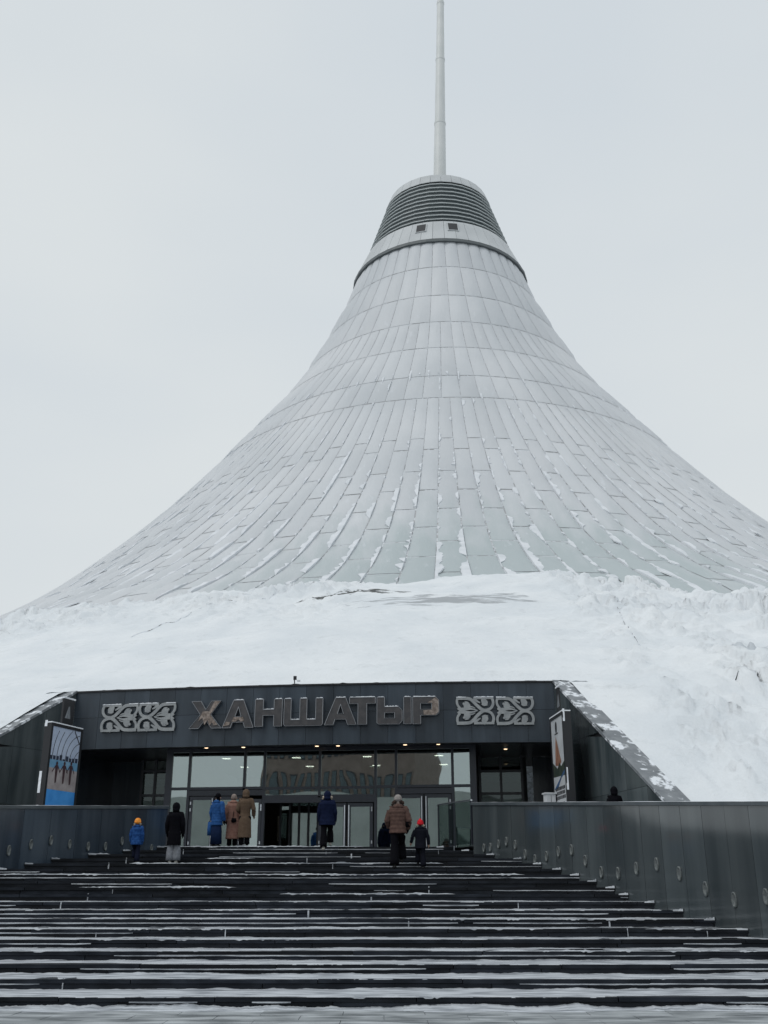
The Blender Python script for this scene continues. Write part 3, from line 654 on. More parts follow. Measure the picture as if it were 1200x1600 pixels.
# ---- glass front
glass = bpy.data.materials.new('tinted_window_glass'); glass.use_nodes = True; t = glass.node_tree; t.nodes.clear()
out = t.nodes.new('ShaderNodeOutputMaterial'); mxs = t.nodes.new('ShaderNodeMixShader'); gs = t.nodes.new('ShaderNodeBsdfGlossy'); tr = t.nodes.new('ShaderNodeBsdfTransparent')
gs.inputs['Color'].default_value = (.90, 1.0, .97, 1); gs.inputs['Roughness'].default_value = .012; tr.inputs['Color'].default_value = (.42, .47, .47, 1)
lw_ = t.nodes.new('ShaderNodeLayerWeight'); lw_.inputs[0].default_value = .2; mr = t.nodes.new('ShaderNodeMapRange'); mr.inputs[3].default_value = .35; mr.inputs[4].default_value = .9
t.links.new(lw_.outputs['Fresnel'], mr.inputs[0]); t.links.new(mr.outputs[0], mxs.inputs[0]); t.links.new(tr.outputs[0], mxs.inputs[1]); t.links.new(gs.outputs[0], mxs.inputs[2]); t.links.new(mxs.outputs[0], out.inputs[0])
nn_ = t.nodes.new('ShaderNodeTexNoise'); nn_.inputs['Scale'].default_value = .55; nn_.inputs['Detail'].default_value = 1; bp = t.nodes.new('ShaderNodeBump'); bp.inputs['Strength'].default_value = .35; bp.inputs['Distance'].default_value = .02
gg = t.nodes.new('ShaderNodeNewGeometry'); t.links.new(gg.outputs['Position'], nn_.inputs[0]); t.links.new(nn_.outputs[0], bp.inputs['Height']); t.links.new(bp.outputs[0], gs.inputs['Normal'])
gf = empty('entrance_glazing', tuple(O), label='glazed shopping centre front with dark frames and doors under the fascia', category='glass front')
mxp = [265, 297, 383, 414, 500, 587, 619, 707, 739]
mu_ = [pixE(x, 1200, GD)[0] for x in mxp]
HT = SOF + .11; zt1 = pixE(340, 1232, GD)[1]; zt2 = pixE(500, 1244, GD)[1]; zt3 = pixE(500, 1231, GD)[1]
print('mull', [round(a, 2) for a in mu_], 'transom', zt1, zt2, 'top', HT)
for k_, u in enumerate(mu_):
    w = .05 if 0 < k_ < 8 else .12
    zb = LAND if k_ in (0, 1, 3, 5, 6, 7, 8) else zt1
    if k_ == 4: zb = zt2
    Ebox(MB(), u - w, u + w, GD - .06, GD + .10, zb, HT).build('mullion', FRAME, gf)
def hbar(u0, u1, z, h=.05, nm='transom'): Ebox(MB(), u0, u1, GD - .055, GD + .08, z - h, z + h).build(nm, FRAME, gf)
def pane(u0, u1, z0, z1, par=gf, d=GD, tilt=0, nm='pane'):
    m = MB(); a = EL(u0, d, z0); 
    Ebox(m, u0, u1, d, d + .012, z0, z1); o = m.build(nm, glass, par); return o
for k_ in range(8):
    a, b = mu_[k_] + .05, mu_[k_ + 1] - .05
    pane(a, b, (zt3 if k_ in (3, 4) else zt1) + .05, HT - .12)
    hbar(mu_[k_] + .05, mu_[k_ + 1] - .05, zt3 if k_ in (3, 4) else zt1)
hbar(gl, gr, HT - .07, .07, 'head_frame')
for k_ in (3, 4): pane(mu_[k_] + .05, mu_[k_ + 1] - .05, zt2 + .05, zt3 - .05); hbar(mu_[k_] + .05, mu_[k_ + 1] - .05, zt2)
for k_ in (0, 5, 7): pane(mu_[k_] + .06, mu_[k_ + 1] - .06, LAND + .06, zt1 - .05)
hbar(mu_[1], mu_[3], zt1 - .17, .10, 'door_head'); hbar(mu_[6], mu_[7], zt1 - .17, .10, 'door_head'); hbar(mu_[3], mu_[5], zt2 - .14, .09, 'door_head')
def door(u0, u1, ztop_, hinge, ang=0, handle=1):
    """a framed glass leaf, parts: pane, handle"""
    w = u1 - u0; root_ = EP(u0 if hinge == 0 else u1, GD + .02, LAND + .02)
    f = MB(); s = 1 if hinge == 0 else -1
    def L(x, y, z): p = U * (x * s) + DI * y; return (p.x, p.y, z)
    H_ = ztop_ - LAND - .04; st = .13
    f.box(0.01, st, -.03, .03, 0, H_, L); f.box(w - st, w - .01, -.03, .03, 0, H_, L); f.box(st, w - st, -.03, .03, H_ - st, H_, L); f.box(st, w - st, -.03, .03, 0, .18, L)
    o = f.build('door', FRAME, gf); o.location = root_ - O; o.rotation_euler.z = ang * s
    g_ = MB(); g_.box(st - .01, w - st + .01, -.006, .006, .17, H_ - st + .01, L); g_.build('pane', glass, o)
    h_ = MB(); hx = w - .07; h_.tube([L(hx, -.10, .15), L(hx, -.10, H_ - .08)], .024, 8)
    for z in (.5, 1.3, H_ - .25): h_.tube([L(hx, -.10, z), L(hx, -.02, z)], .012, 6)
    h_.build('handle', CHROME, o)
    for z in (.35, 1.55, H_ - .3): MB().box(.03, .075, -.045, -.028, z, z + .11, L).build('hinge', CHROME, o)
    return o
zd = zt1 - .27
mid = pixE(334, 1280, GD)[0]; door(mu_[1] + .06, mid - .01, zd, 0); 
m2 = pixE(377, 1280, GD)[0]; door(mid + .01, m2, zd, 1)
door(m2 + .04, mu_[3] - .06, zd - .12, 1, ang=-.42)
zd2 = zt2 - .24
da, db, dc = pixE(497, 1280, GD)[0], pixE(542, 1280, GD)[0], pixE(583, 1280, GD)[0]
door(da, db - .01, zd2, 0); door(db + .01, dc, zd2, 1)
de = pixE(663, 1280, GD)[0]; door(mu_[6] + .06, de - .01, zd, 0); door(de + .01, mu_[7] - .06, zd, 1)
# vestibule behind the open doorway
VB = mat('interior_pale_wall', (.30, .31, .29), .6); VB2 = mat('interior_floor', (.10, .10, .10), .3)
vest = empty('vestibule', tuple(O), label='dark inner lobby with a second row of glazed doors behind the open doorway', category='lobby')
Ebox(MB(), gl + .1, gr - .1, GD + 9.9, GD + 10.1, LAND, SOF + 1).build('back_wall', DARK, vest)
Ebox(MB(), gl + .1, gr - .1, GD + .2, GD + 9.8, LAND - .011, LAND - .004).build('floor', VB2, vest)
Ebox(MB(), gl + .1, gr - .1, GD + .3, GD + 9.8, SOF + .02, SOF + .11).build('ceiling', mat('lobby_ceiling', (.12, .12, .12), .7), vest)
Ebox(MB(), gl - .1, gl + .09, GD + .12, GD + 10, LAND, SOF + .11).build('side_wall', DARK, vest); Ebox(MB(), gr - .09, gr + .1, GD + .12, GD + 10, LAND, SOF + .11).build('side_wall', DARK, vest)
u0 = mu_[3]; u1 = da
for j in range(6):
    a = u0 + .1 + j * (u1 - u0 - .2) / 5; Ebox(MB(), a - .04, a + .04, GD + 2.6, GD + 2.7, LAND, zt2).build('inner_mullion', FRAME, vest)
Ebox(MB(), u0 - 1, u1 + 1.5, GD + 2.58, GD + 2.72, LAND + 2.05, LAND + 2.15).build('inner_transom', FRAME, vest)
for j in range(5):
    a = u0 + .1 + j * (u1 - u0 - .2) / 5; Ebox(MB(), a + .05, a + (u1 - u0 - .2) / 5 - .05, GD + 2.64, GD + 2.65, LAND + .05, LAND + 2.04).build('inner_pane', glass, vest)
for (a, b, z0, z1, dd_) in ((0, .75, 0.3, 1.6, 9), (.9, 1.5, 1.7, 2.3, 7), (1.3, 2.0, .2, 1.3, 8), (-1.4, -.3, .9, 2.0, 9)):
    Ebox(MB(), u0 + a, u0 + b, GD + dd_, GD + dd_ + .1, LAND + z0, LAND + z1).build('display_panel', VB, vest)
LUMI = mat('lobby_light', (1, .95, .85), .5, emit=(1, .9, .75), es=9)
for i in range(4):
    for j in range(2):
        uu = gl + 1.6 + i * (gr - gl - 3) / 3; Ebox(MB(), uu - .16, uu + .16, GD + 2.2 + j * 3, GD + 2.4 + j * 3, SOF + .004, SOF + .018).build('ceiling_lamp', LUMI, vest)
# side glazing in the recesses
glassd = glass.copy(); glassd.name = 'dark_tinted_glass'
for _n in glassd.node_tree.nodes:
    if _n.type == 'MAP_RANGE': _n.inputs[3].default_value = .05; _n.inputs[4].default_value = .5
def sideglaz(u0, u1, d, lab, rowsz):
    glass = glassd; r_ = empty('side_window', tuple(O), label=lab, category='window')
    n_ = 2; w = (u1 - u0) / n_
    for i in range(n_ + 1): Ebox(MB(), u0 + i * w - .05, u0 + i * w + .05, d - .05, d + .05, LAND, SOF + .1).build('mullion', FRAME, r_)
    for z in rowsz: 
        for i in range(n_): Ebox(MB(), u0 + i * w + .05, u0 + (i + 1) * w - .05, d - .045, d + .045, z - .05, z + .05).build('transom', FRAME, r_)
    zs_ = [LAND] + rowsz + [SOF + .1]
    for i in range(n_):
        for a, b in zip(zs_[:-1], zs_[1:]): Ebox(MB(), u0 + i * w + .05, u0 + (i + 1) * w - .05, d, d + .012, a + .05, b - .05).build('pane', glass, r_)
        Ebox(MB(), u0 + i * w + .07, u0 + (i + 1) * w - .09, d + .1, d + .13, pixE(760, 1222, d)[1], pixE(760, 1211, d)[1]).build('painted_reflection', REFL, r_)
        Ebox(MB(), u0 + i * w + .07, u0 + (i + 1) * w - .14, d + .1, d + .13, pixE(760, 1262, d)[1], pixE(760, 1246, d)[1]).build('painted_reflection', REFL, r_)
    Ebox(MB(), u0 - .2, u1 + .2, d + .5, d + .6, LAND, SOF + .1).build('back_panel', DARK, r_)
REFL = mat('pale_reflection', (.62, .66, .68), .6)  # pale strips behind the panes: mirrored sky put in as colour
sideglaz(pixE(750, 1220, 5.0)[0], pixE(816, 1220, 5.0)[0], 5.0, 'dark side window with pale painted reflections in the recess right of the doors', [pixE(760, 1240, 5)[1], pixE(760, 1205, 5)[1]])
sideglaz(pixE(222, 1220, 4.6)[0], pixE(263, 1220, 4.6)[0], 4.6, 'narrow dark side window in the recess left of the doors', [pixE(240, 1243, 4.6)[1], pixE(240, 1205, 4.6)[1]])
# downlights of the canopy
lamp = MB(); lamp.tube([(0, 0, .0), (0, 0, .05)], [.10, .10], 12)
lm_ = lamp.mesh('downlight', CHROME); lb = MB(); lb.tube([(0, 0, -.015), (0, 0, -.001)], [.06, .07], 12); lbm = lb.mesh('bulb', WARM)
dl = [(700, 1169, .95, 'above the fifth window'), (495, 1174, .95, 'above the centre mullion'), (380, 1174, .95, 'above the left doors'), (322, 1175, .95, 'above the leftmost window'), (528, 1174, .95, 'right of the centre mullion'), (633, 1172, .95, 'above the right doors'), (685, 1172, .95, 'nearest the right window corner'), (790, 1172, 2.6, 'in the right recess')]
for i, (px, py, d, w_) in enumerate(dl[1:]):
    u, _ = pixE(px, py, d); p = EP(u, d, SOF + .066)
    o = link('downlight', lm_, None, p, label='small warm downlight under the canopy %s' % w_, category='lamp', group='downlights under the canopy'); link('bulb', lbm, o)
# small white wall speakers
for (px, py, d, w_) in ((146, 1185, 5.1, 'left'), (848, 1175, 5.5, 'right')):
    u, z = pixE(px, py, d); p = EP(u, d, z); m = MB(); m.box(-.09, .09, -.12, .0, -.19, .19, lambda x, y, z_: tuple(U * x + DI * y + Vector((0, 0, z_))))
    s_ = m.build('wall_speaker', WHITE, label='small white box fixed to the %s recess wall' % w_, category='wall box', group='white boxes on the recess walls'); s_.location = p
    m = MB(); m.box(-.06, .06, -.135, -.122, -.13, .13, lambda x, y, z_: tuple(U * x + DI * y + Vector((0, 0, z_)))); m.build('grille', mat('grille', (.3, .31, .32), .6), s_)
# roof edge floodlight
u, z = pixE(460, 1068, -.05); fl = empty('roof_floodlight', tuple(EP(u, .25, ztop + .02)), label='small white floodlight standing on the roof edge above the letters', category='floodlight')
MB().box(-.10, .10, -.12, .06, .0, .10).build('base', WHITE, fl); MB().tube([(-.05, 0, .1), (-.07, 0, .32)], .02, 6).build('bracket', BLACK, fl); MB().box(-.10, .02, -.06, .03, .26, .40).build('head', BLACK, fl)
m = MB(); m.box(.04, .16, -.05, .05, .2, .25); m.build('arm', WHITE, fl)

# ------------------------------------------------------------------ sign letters
sign = empty('entrance_sign', tuple(O), label='raised weathered letters spelling ХАНШАТЫР on the dark fascia', category='sign')
def fa(px, py, off=0):        # point on the fascia
    u, z = pixE(px, py, 0)
    for _ in range(3): u, z = pixE(px, py, sag(u))
    return u, z
def extr(m, poly, holes, place, d0, d1, mface=0, mside=1):
    """poly in 2d -> solid; place(x, y) -> (u, z)"""
    bm = bmesh.new(); loops = [poly] + holes; ed = []
    for lp in loops:
        vs = [bm.verts.new((x, y, 0)) for x, y in lp]; ed += [bm.edges.new((vs[i], vs[(i + 1) % len(vs)])) for i in range(len(vs))]
    bmesh.ops.triangle_fill(bm, use_beauty=True, edges=ed); bm.verts.index_update()
    idx = {v: i for i, v in enumerate(bm.verts)}; V2 = [(v.co.x, v.co.y) for v in bm.verts]; T = [tuple(idx[v] for v in f.verts) for f in bm.faces]; bm.free()
    f3 = []
    for x, y in V2:
        u, z = place(x, y); f3.append(EL(u, sag(u) - d1, z))
    m.add(f3, T, mface)
    for lp in loops:
        vs = []
        for x, y in lp:
            u, z = place(x, y); vs += [EL(u, sag(u) - d1, z), EL(u, sag(u) - d0, z)]
        n = len(lp); m.add(vs, [(2 * i, 2 * i + 1, (2 * i + 3) % (2 * n), (2 * i + 2) % (2 * n)) for i in range(n)], mside)
def place_box(px0, px1, pyt, pyb):
    u0, zt = fa(px0, pyt); u1, _ = fa(px1, pyt); _, zb = fa((px0 + px1) / 2, pyb)
    return lambda x, y: (u0 + (u1 - u0) * x, zb + (zt - zb) * y)
GL = {
 'Х': ([(0, 1), (.32, 1), (.5, .68), (.68, 1), (1, 1), (.68, .5), (1.05, 0), (.72, 0), (.5, .33), (.28, 0), (-.05, 0), (.32, .5)], []),
 'А': ([(0, 0), (.27, 0), (.33, .2), (.67, .2), (.73, 0), (1, 0), (.66, 1), (.34, 1)], [[(.40, .40), (.60, .40), (.50, .76)]]),
 'Н': ([(0, 0), (.3, 0), (.3, .40), (.7, .40), (.7, 0), (1, 0), (1, 1), (.7, 1), (.7, .62), (.3, .62), (.3, 1), (0, 1)], []),
 'Ш': ([(.04, 0), (.96, 0), (1, .06), (1, 1), (.82, 1), (.82, .22), (.59, .22), (.59, 1), (.41, 1), (.41, .22), (.18, .22), (.18, 1), (0, 1), (0, .06)], []),
 'Т': ([(.33, 0), (.67, 0), (.67, .77), (1, .77), (1, 1), (0, 1), (0, .77), (.33, .77)], []),
 'Ь': ([(0, 0.05), (.06, 0), (.88, 0), (1, .12), (1, .50), (.86, .64), (.30, .64), (.30, 1), (0, 1)], [[(.30, .22), (.70, .22), (.70, .42), (.30, .42)]]),
 'І': ([(0, 0), (1, 0), (1, 1), (0, 1)], []),
 'Р': ([(0, 0), (.30, 0), (.30, .32), (.88, .32), (1, .42), (1, .88), (.88, 1), (0, 1)], [[(.30, .54), (.72, .54), (.72, .76), (.30, .76)]]),
}
LET = [('Х', 302, 347, 1097.5, 1139), ('А', 351, 399, 1096, 1138), ('Н', 401, 443, 1094.5, 1136), ('Ш', 446, 506, 1093.5, 1135), ('А', 509, 558, 1092, 1133.5), ('Т', 547.5, 587.5, 1091.5, 1133), ('Ь', 590, 629, 1091, 1132.5), ('І', 631.5, 643, 1090.5, 1132), ('Р', 645.5, 686, 1090.5, 1132)]
for i, (ch, a, b, t_, bt) in enumerate(LET):
    m = MB(); pl = place_box(a, b, t_, bt); d1 = .17 if ch != 'Т' else .19
    extr(m, GL[ch][0], GL[ch][1], pl, -.02, d1)
    o = m.build('letter', [LETF, LETE], sign)
    # bright trim lip along the top edges
    tr_ = MB(); P_ = GL[ch][0]
    loops = [P_] + GL[ch][1]
    for lp in loops:
        for j in range(len(lp)):
            x0, y0 = lp[j]; x1, y1 = lp[(j + 1) % len(lp)]
            u0_, z0_ = pl(x0, y0); u1_, z1_ = pl(x1, y1)
            tr_.tube([EL(u0_, sag(u0_) - d1 - .003, z0_), EL(u1_, sag(u1_) - d1 - .003, z1_)], .013, 5)
    tr_.build('trim', LETE, o)
    sn = MB()
    for j in range(len(P_)):
        x0, y0 = P_[j]; x1, y1 = P_[(j + 1) % len(P_)]
        if x0 > x1 and abs(y1 - y0) < .05 and y0 > .2:
            u0_, z0_ = pl(x1, y1); u1_, z1_ = pl(x0, y0)
            xs = np.linspace(u0_ + .02, u1_ - .02, 10)
            for q in range(9):
                hh = .02 + .03 * random.random(); Ebox(sn, xs[q], xs[q + 1], sag(xs[q]) - d1, sag(xs[q]) - .02, z1_ + .001, z1_ + hh)
    if sn.v: sn.build('snow_cap', SNOWEDGE, o)
def patch_on(ch_i, poly):
    ch, a, b, t_, bt = LET[ch_i]; m = MB(); extr(m, poly, [], place_box(a, b, t_, bt), .16, .19); m.build('peeled_film', LETP, sign)
patch_on(0, [(.40, .62), (.62, .62), (.80, 1), (.99, .99), (.66, .5), (.93, .12), (.80, .10), (.74, .22), (.66, .1), (.58, .3), (.48, .12), (.40, .38), (.27, .26), (.33, .46)])
patch_on(1, [(.02, .06), (.12, .22), (.26, .20), (.22, .10)])
patch_on(1, [(.30, .22), (.36, .38), (.66, .38), (.70, .25), (.60, .21), (.52, .30), (.42, .22)])
patch_on(8, [(.56, .78), (.88, .98), (.985, .88), (.985, .44), (.86, .33), (.42, .33), (.40, .50), (.73, .52), (.75, .78)])
# ------------------------------------------------------------------ scroll ornaments
def ribbon(pts, w):
    pts = [Vector((a, b)) for a, b in pts]; L1 = []; R1 = []
    # Catmull-Rom
    P = [pts[0]] + pts + [pts[-1]]; dense = []
    for i in range(1, len(P) - 2):
        for s in np.linspace(0, 1, 7, endpoint=False):
            s = float(s); dense.append(.5 * ((2 * P[i]) + (P[i + 1] - P[i - 1]) * s + (2 * P[i - 1] - 5 * P[i] + 4 * P[i + 1] - P[i + 2]) * s * s + (-P[i - 1] + 3 * P[i] - 3 * P[i + 1] + P[i + 2]) * s ** 3))
    dense.append(pts[-1]); n = len(dense)
    for i, p in enumerate(dense):
        t = dense[min(i + 1, n - 1)] - dense[max(i - 1, 0)]
        if t.length < 1e-6: t = Vector((1, 0))
        t.normalize(); nn_ = Vector((-t.y, t.x)); ww = (w[0] + (w[1] - w[0]) * i / (n - 1)) / 2 if isinstance(w, tuple) else w / 2
        L1.append(p + nn_ * ww); R1.append(p - nn_ * ww)
    return L1, R1
def ornament(px0, px1, pyt, pyb, flip, lab):
    u0, zt = fa(px0, pyt); u1, _ = fa(px1, pyt); _, zb = fa((px0 + px1) / 2, pyb); zc_ = (zt + zb) / 2; hz = (zt - zb) / 2; wu = u1 - u0
    org = EP((u0 + u1) / 2, sag((u0 + u1) / 2), 0)
    root = link('ornament_panel', None, None, tuple(org), label=lab, category='ornament', group='scroll ornament panels on the fascia')
    kk = [0]
    def pt(x, y, off):
        if flip: x = 1 - x
        u = u0 + wu * x; p = EP(u, sag(u) - off, zc_ + hz * y) - org; return tuple(p)
    def rib(pts, w, sgn):
        asp = 2 * hz / wu * .5
        q = [(a, b * sgn * 1.0) for a, b in pts]
        # work in metric-like space
        w = (w[0] * .84, w[1] * .84) if isinstance(w, tuple) else w * .84
        Lr, Rr_ = ribbon([(a, b * asp) for a, b in q], w); kk[0] += 1; f = .10 + kk[0] * .0012; m = MB(); n = len(Lr)
        vs = []
        for a, b in zip(Lr, Rr_):
            vs += [pt(a.x, a.y / asp, f), pt(b.x, b.y / asp, f), pt(a.x, a.y / asp, .03), pt(b.x, b.y / asp, .03)]
        fs = []
        for i in range(n - 1):
            a = 4 * i; b = a + 4; fs += [(a, a + 1, b + 1, b), (a, b, b + 2, a + 2), (a + 1, a + 3, b + 3, b + 1)]
        fs += [(0, 2, 3, 1), (4 * n - 4, 4 * n - 3, 4 * n - 1, 4 * n - 2)]
        return m.add(vs, fs)
    def disc(m, cx, cy, r, sgn):
        asp = 2 * hz / wu * .5; kk[0] += 1; f = .10 + kk[0] * .0012; n = 14
        vs = [pt(cx + r * math.cos(2 * math.pi * k / n), (cy * sgn) + r / asp * math.sin(2 * math.pi * k / n), q) for q in (f, .03) for k in range(n)]
        m.add(vs, [tuple(range(n))] + [(k, (k + 1) % n, n + (k + 1) % n, n + k) for k in range(n)])
    allm = MB()
    def merge(m): allm.add(m.v, m.f)
    for sg in (1, -1):
        merge(rib([(0.0, .93), (.22, .93), (.36, .88), (.45, .70), (.54, .42), (.66, .12), (.76, .0)], .10, sg))
        merge(rib([(.03, .90), (.015, .70), (.03, .45), (.09, .20), (.13, .02)], .075, sg))
        merge(rib([(.04, .22), (.09, .10), (.16, .02)], .09, sg))
        merge(rib([(.46, .94), (.70, .94), (1.0, .94)], .075, sg))
        merge(rib([(.955, .92), (.985, .68), (.975, .42), (.92, .18), (.82, .05), (.66, .03)], .085, sg))
        merge(rib([(.47, .92), (.56, .70), (.64, .58)], (.10, .03), sg))
        m = MB(); disc(m, .76, .60, .085, sg); merge(m)
        merge(rib([(.78, .92), (.72, .80), (.72, .62)], (.16, .10), sg))
        merge(rib([(.70, .52), (.75, .40), (.84, .42)], (.10, .02), sg))
        m = MB(); disc(m, .285, .36, .092, sg); disc(m, .20, .52, .035, sg); merge(m)
        merge(rib([(.28, .36), (.30, .58), (.22, .66)], (.13, .02), sg))
        merge(rib([(.12, .08), (.30, .14), (.42, .12), (.57, .0)], (.12, .02), sg))
        merge(rib([(.36, .30), (.44, .26), (.50, .16)], (.05, .02), sg))
    allm.build('scroll_plate', OLDSTEEL, root)
    sn = MB()
    for a, b in ((.0, .26), (.48, 1.0)):
        for s in np.arange(a, b, .05):
            pp = [pt(s, .985 + .0, .12), pt(min(s + .05, b), .985, .12), pt(min(s + .05, b), .985, .03), pt(s, .985, .03)]; h_ = .02 + .02 * random.random()
            sn.add(pp + [(x, y, z + h_) for x, y, z in pp], [(0, 1, 5, 4), (4, 5, 6, 7), (1, 2, 6, 5), (0, 4, 7, 3)])
    sn.build('snow_cap', SNOWEDGE, root)
    for k in range(4):
        a = (.1, .9)[k % 2]; b = (-.8, .8)[k // 2]; p = pt(a, b, .05); q = pt(a, b, -.03); MB().tube([p, q], .02, 6).build('stand_off', BLACK, root)
ornament(162.5, 217.5, 1102.5, 1143, True, 'leftmost silver scroll ornament plate on the fascia')
ornament(219.5, 276, 1100.5, 1142, True, 'silver scroll ornament plate just left of the letter Х')
ornament(713, 771, 1090.5, 1132, False, 'silver scroll ornament plate just right of the letter Р')
ornament(775, 832.5, 1090.5, 1132.5, False, 'rightmost silver scroll ornament plate on the fascia')

# ------------------------------------------------------------------ advertising light boxes
def flat(m_, x0, x1, z0, z1, y, L): return m_.box(x0, x1, y, y + .004, z0, z1, L)
def colm(n, c, c2=None, **k): return mat(n, c, .45, col2=c2, **k)
EMB = mat('emblem_grey', (.22, .24, .26), .5)
def lightbox(px, D, yaw, w, ztop_, lab, which):
    c = ray(px, 1250); X = c.x / c.y * D
    root = empty('advertising_stand', (X, D, LAND), yaw, label=lab, category='advertising stand')
    H_ = ztop_ - LAND; th = .26; B0 = 1.28
    m = MB(); m.box(-w / 2, w / 2, 0, th, 0, H_); m.build('casing', BLACK, root)
    m = MB(); b = .09
    m.box(-w / 2 - .012, -w / 2 + b, -.03, -.002, -.0, H_ + .01); m.box(w / 2 - b, w / 2 + .012, -.03, -.002, 0, H_ + .01); m.box(-w / 2 + b, w / 2 - b, -.03, -.002, H_ - b, H_ + .01); m.box(-w / 2 + b, w / 2 - b, -.03, -.002, 0, B0); m.build('frame', BLACK, root)
    m = MB(); m.box(-w * .12, w * (.22 if which == 'beach' else .02), .08, th - .10, H_ + .052, H_ + .95); m.build('logo_header', BLACK, root)
    m = MB(); m.box(-w * .13, w * .24, .07, th - .09, H_ + .952, H_ + 1.01); m.box(-w / 2, w / 2, -.03, th, H_ + .012, H_ + .05) ; m.build('snow_cap', SNOWEDGE, root)
    # tent emblem on the header
    m = MB(); z0 = H_ + .28
    for (x0, x1, xt) in ((-.10, .03, .07), (.05, .13, .095), (.15, .21, .115)):
        m.add([(x0, .074, z0), (x1, .074, z0), (xt + .015, .074, z0 + .42), (xt, .074, z0 + .42)], [(0, 1, 2, 3)])
    m.build('tent_emblem', EMB, root)
    x0, x1 = -w / 2 + b, w / 2 - b; P = H_ - b; hh = P - B0
    def Z(f): return B0 + hh * f
    if which == 'beach':
        bands = [(.60, 1.0, colm('print_roof', (.36, .43, .56), (.46, .53, .66), scale=1.5)), (.50, .60, colm('print_sea', (.10, .26, .42), (.20, .36, .50), scale=3)), (.24, .50, colm('print_sand', (.24, .21, .21), (.40, .36, .36), scale=2)), (.0, .24, colm('print_blue', (.04, .24, .62), (.07, .32, .74), scale=2))]
        for a, b_, mm in bands: m = MB(); flat(m, x0, x1, Z(a), Z(b_) - .001, -.010, tuple_id); m.build('print_band', mm, root)
        m = MB()
        for k in range(7):       # curved roof ribs
            r_ = .35 + k * .24; cx = x1 + .1; cz = Z(.60)
            pts = [(cx - r_ * math.cos(a), -.014, cz + r_ * 1.15 * math.sin(a)) for a in np.linspace(.0, 1.5, 14)]
            pts = [p for p in pts if x0 < p[0] < x1 and p[2] < Z(1) - .02]
            if len(pts) > 2: m.tube(pts, .012, 4)
        m.tube([(x1 - .35, -.015, Z(.99)), (x1 - .02, -.015, Z(.84))], .02, 4); m.build('print_roof_ribs', BLACK, root)
        m = MB()
        for k in range(9):
            a = x0 + (x1 - x0) * k / 9; flat(m, a, a + .14, Z(.60), Z(.60) + random.uniform(.06, .2), -.013, tuple_id)
        m.build('print_treeline', colm('print_dark_blue', (.02, .03, .06)), root)
        PRM = colm('print_bathers', (.05, .022, .028))
        for cx, hgt in ((-.36, .74), (.05, .78), (.42, .82)):
            m = MB(); z = Z(.32); y = -.016
            m.add([(cx - .035, y, z), (cx - .005, y, z), (cx + .0, y, z + .45 * hgt), (cx - .06, y, z + .45 * hgt)], [(0, 1, 2, 3)])
            m.add([(cx + .005, y, z + .02), (cx + .04, y, z + .02), (cx + .06, y, z + .45 * hgt), (cx + .002, y, z + .45 * hgt)], [(0, 1, 2, 3)])
            m.add([(cx - .06, y - .001, z + .45 * hgt), (cx + .06, y - .001, z + .45 * hgt), (cx + .08, y - .001, z + .8 * hgt), (cx - .08, y - .001, z + .8 * hgt)], [(0, 1, 2, 3)])
            m.add([(cx - .08, y, z + .78 * hgt), (cx - .07, y, z + .70 * hgt), (cx - .22, y, z + .46 * hgt), (cx - .24, y, z + .50 * hgt)], [(0, 1, 2, 3)])
            m.add([(cx + .08, y, z + .78 * hgt), (cx + .07, y, z + .70 * hgt), (cx + .20, y, z + .46 * hgt), (cx + .22, y, z + .50 * hgt)], [(0, 3, 2, 1)])
            m.add([(cx + .055 * math.cos(q), y - .002, z + .88 * hgt + .07 * math.sin(q)) for q in np.linspace(0, 2 * math.pi, 9)[:-1]], [tuple(range(8))])
            m.build('print_bather', PRM, root)
    else:
        m = MB(); flat(m, x0, x1, Z(0), Z(1), -.008, tuple_id); m.build('print_sheet', colm('print_white', (.46, .48, .50), (.56, .58, .60), scale=2), root)
        RD_ = colm('print_rust', (.22, .10, .07), (.34, .18, .12), scale=6); GD_ = colm('print_dark_green', (.02, .035, .03), (.05, .06, .04), scale=8); BL_ = colm('print_blue_band', (.04, .10, .22)); BK = colm('print_ink', (.03, .03, .035))
        y = -.012
        m = MB(); m.add([(-.45, y, Z(.48)), (.1, y, Z(.46)), (.35, y, Z(.50)), (.15, y, Z(.60)), (-.05, y, Z(.72)), (-.25, y, Z(.80)), (-.35, y, Z(.66))], [tuple(range(7))]); m.build('print_tower', RD_, root)
        m = MB(); m.add([(x0 + .02, y - .002, Z(.36)), (x1 - .02, y - .002, Z(.34)), (x1 - .02, y - .002, Z(.50)), (.3, y - .002, Z(.45)), (.1, y - .002, Z(.50)), (-.2, y - .002, Z(.44)), (x0 + .02, y - .002, Z(.52))], [tuple(range(7))]); m.build('print_foliage', GD_, root)
        m = MB(); m.add([(x0 + .02, y - .004, Z(.22)), (-.2, y - .004, Z(.24)), (.5, y - .004, Z(.38)), (x1 - .05, y - .004, Z(.40)), (x1 - .1, y - .004, Z(.36)), (-.1, y - .004, Z(.30))], [tuple(range(6))]); m.build('print_wave', BL_, root)
        m = MB(); m.add([(-.12 + .13 * math.cos(q), y, Z(.90) + .2 * math.sin(q)) for q in np.linspace(0, 2 * math.pi, 13)[:-1]], [tuple(range(12))]); flat(m, -.35, .12, Z(.82), Z(.835), y, tuple_id); m.build('print_crest', BK, root)
        for k, z in enumerate((.20, .15, .10)):
            m = MB(); x = x0 + .15
            while x < x1 - .25:
                l_ = random.uniform(.10, .18); flat(m, x, x + l_, Z(z), Z(z) + .11, y, tuple_id); x += l_ + .04
            m.build('print_text_line', BK, root)
        for z in (.04, .055): m = MB(); flat(m, x0 + .15, x1 - .3, Z(z), Z(z) + .03, y, tuple_id); m.build('print_text_line', BK, root)
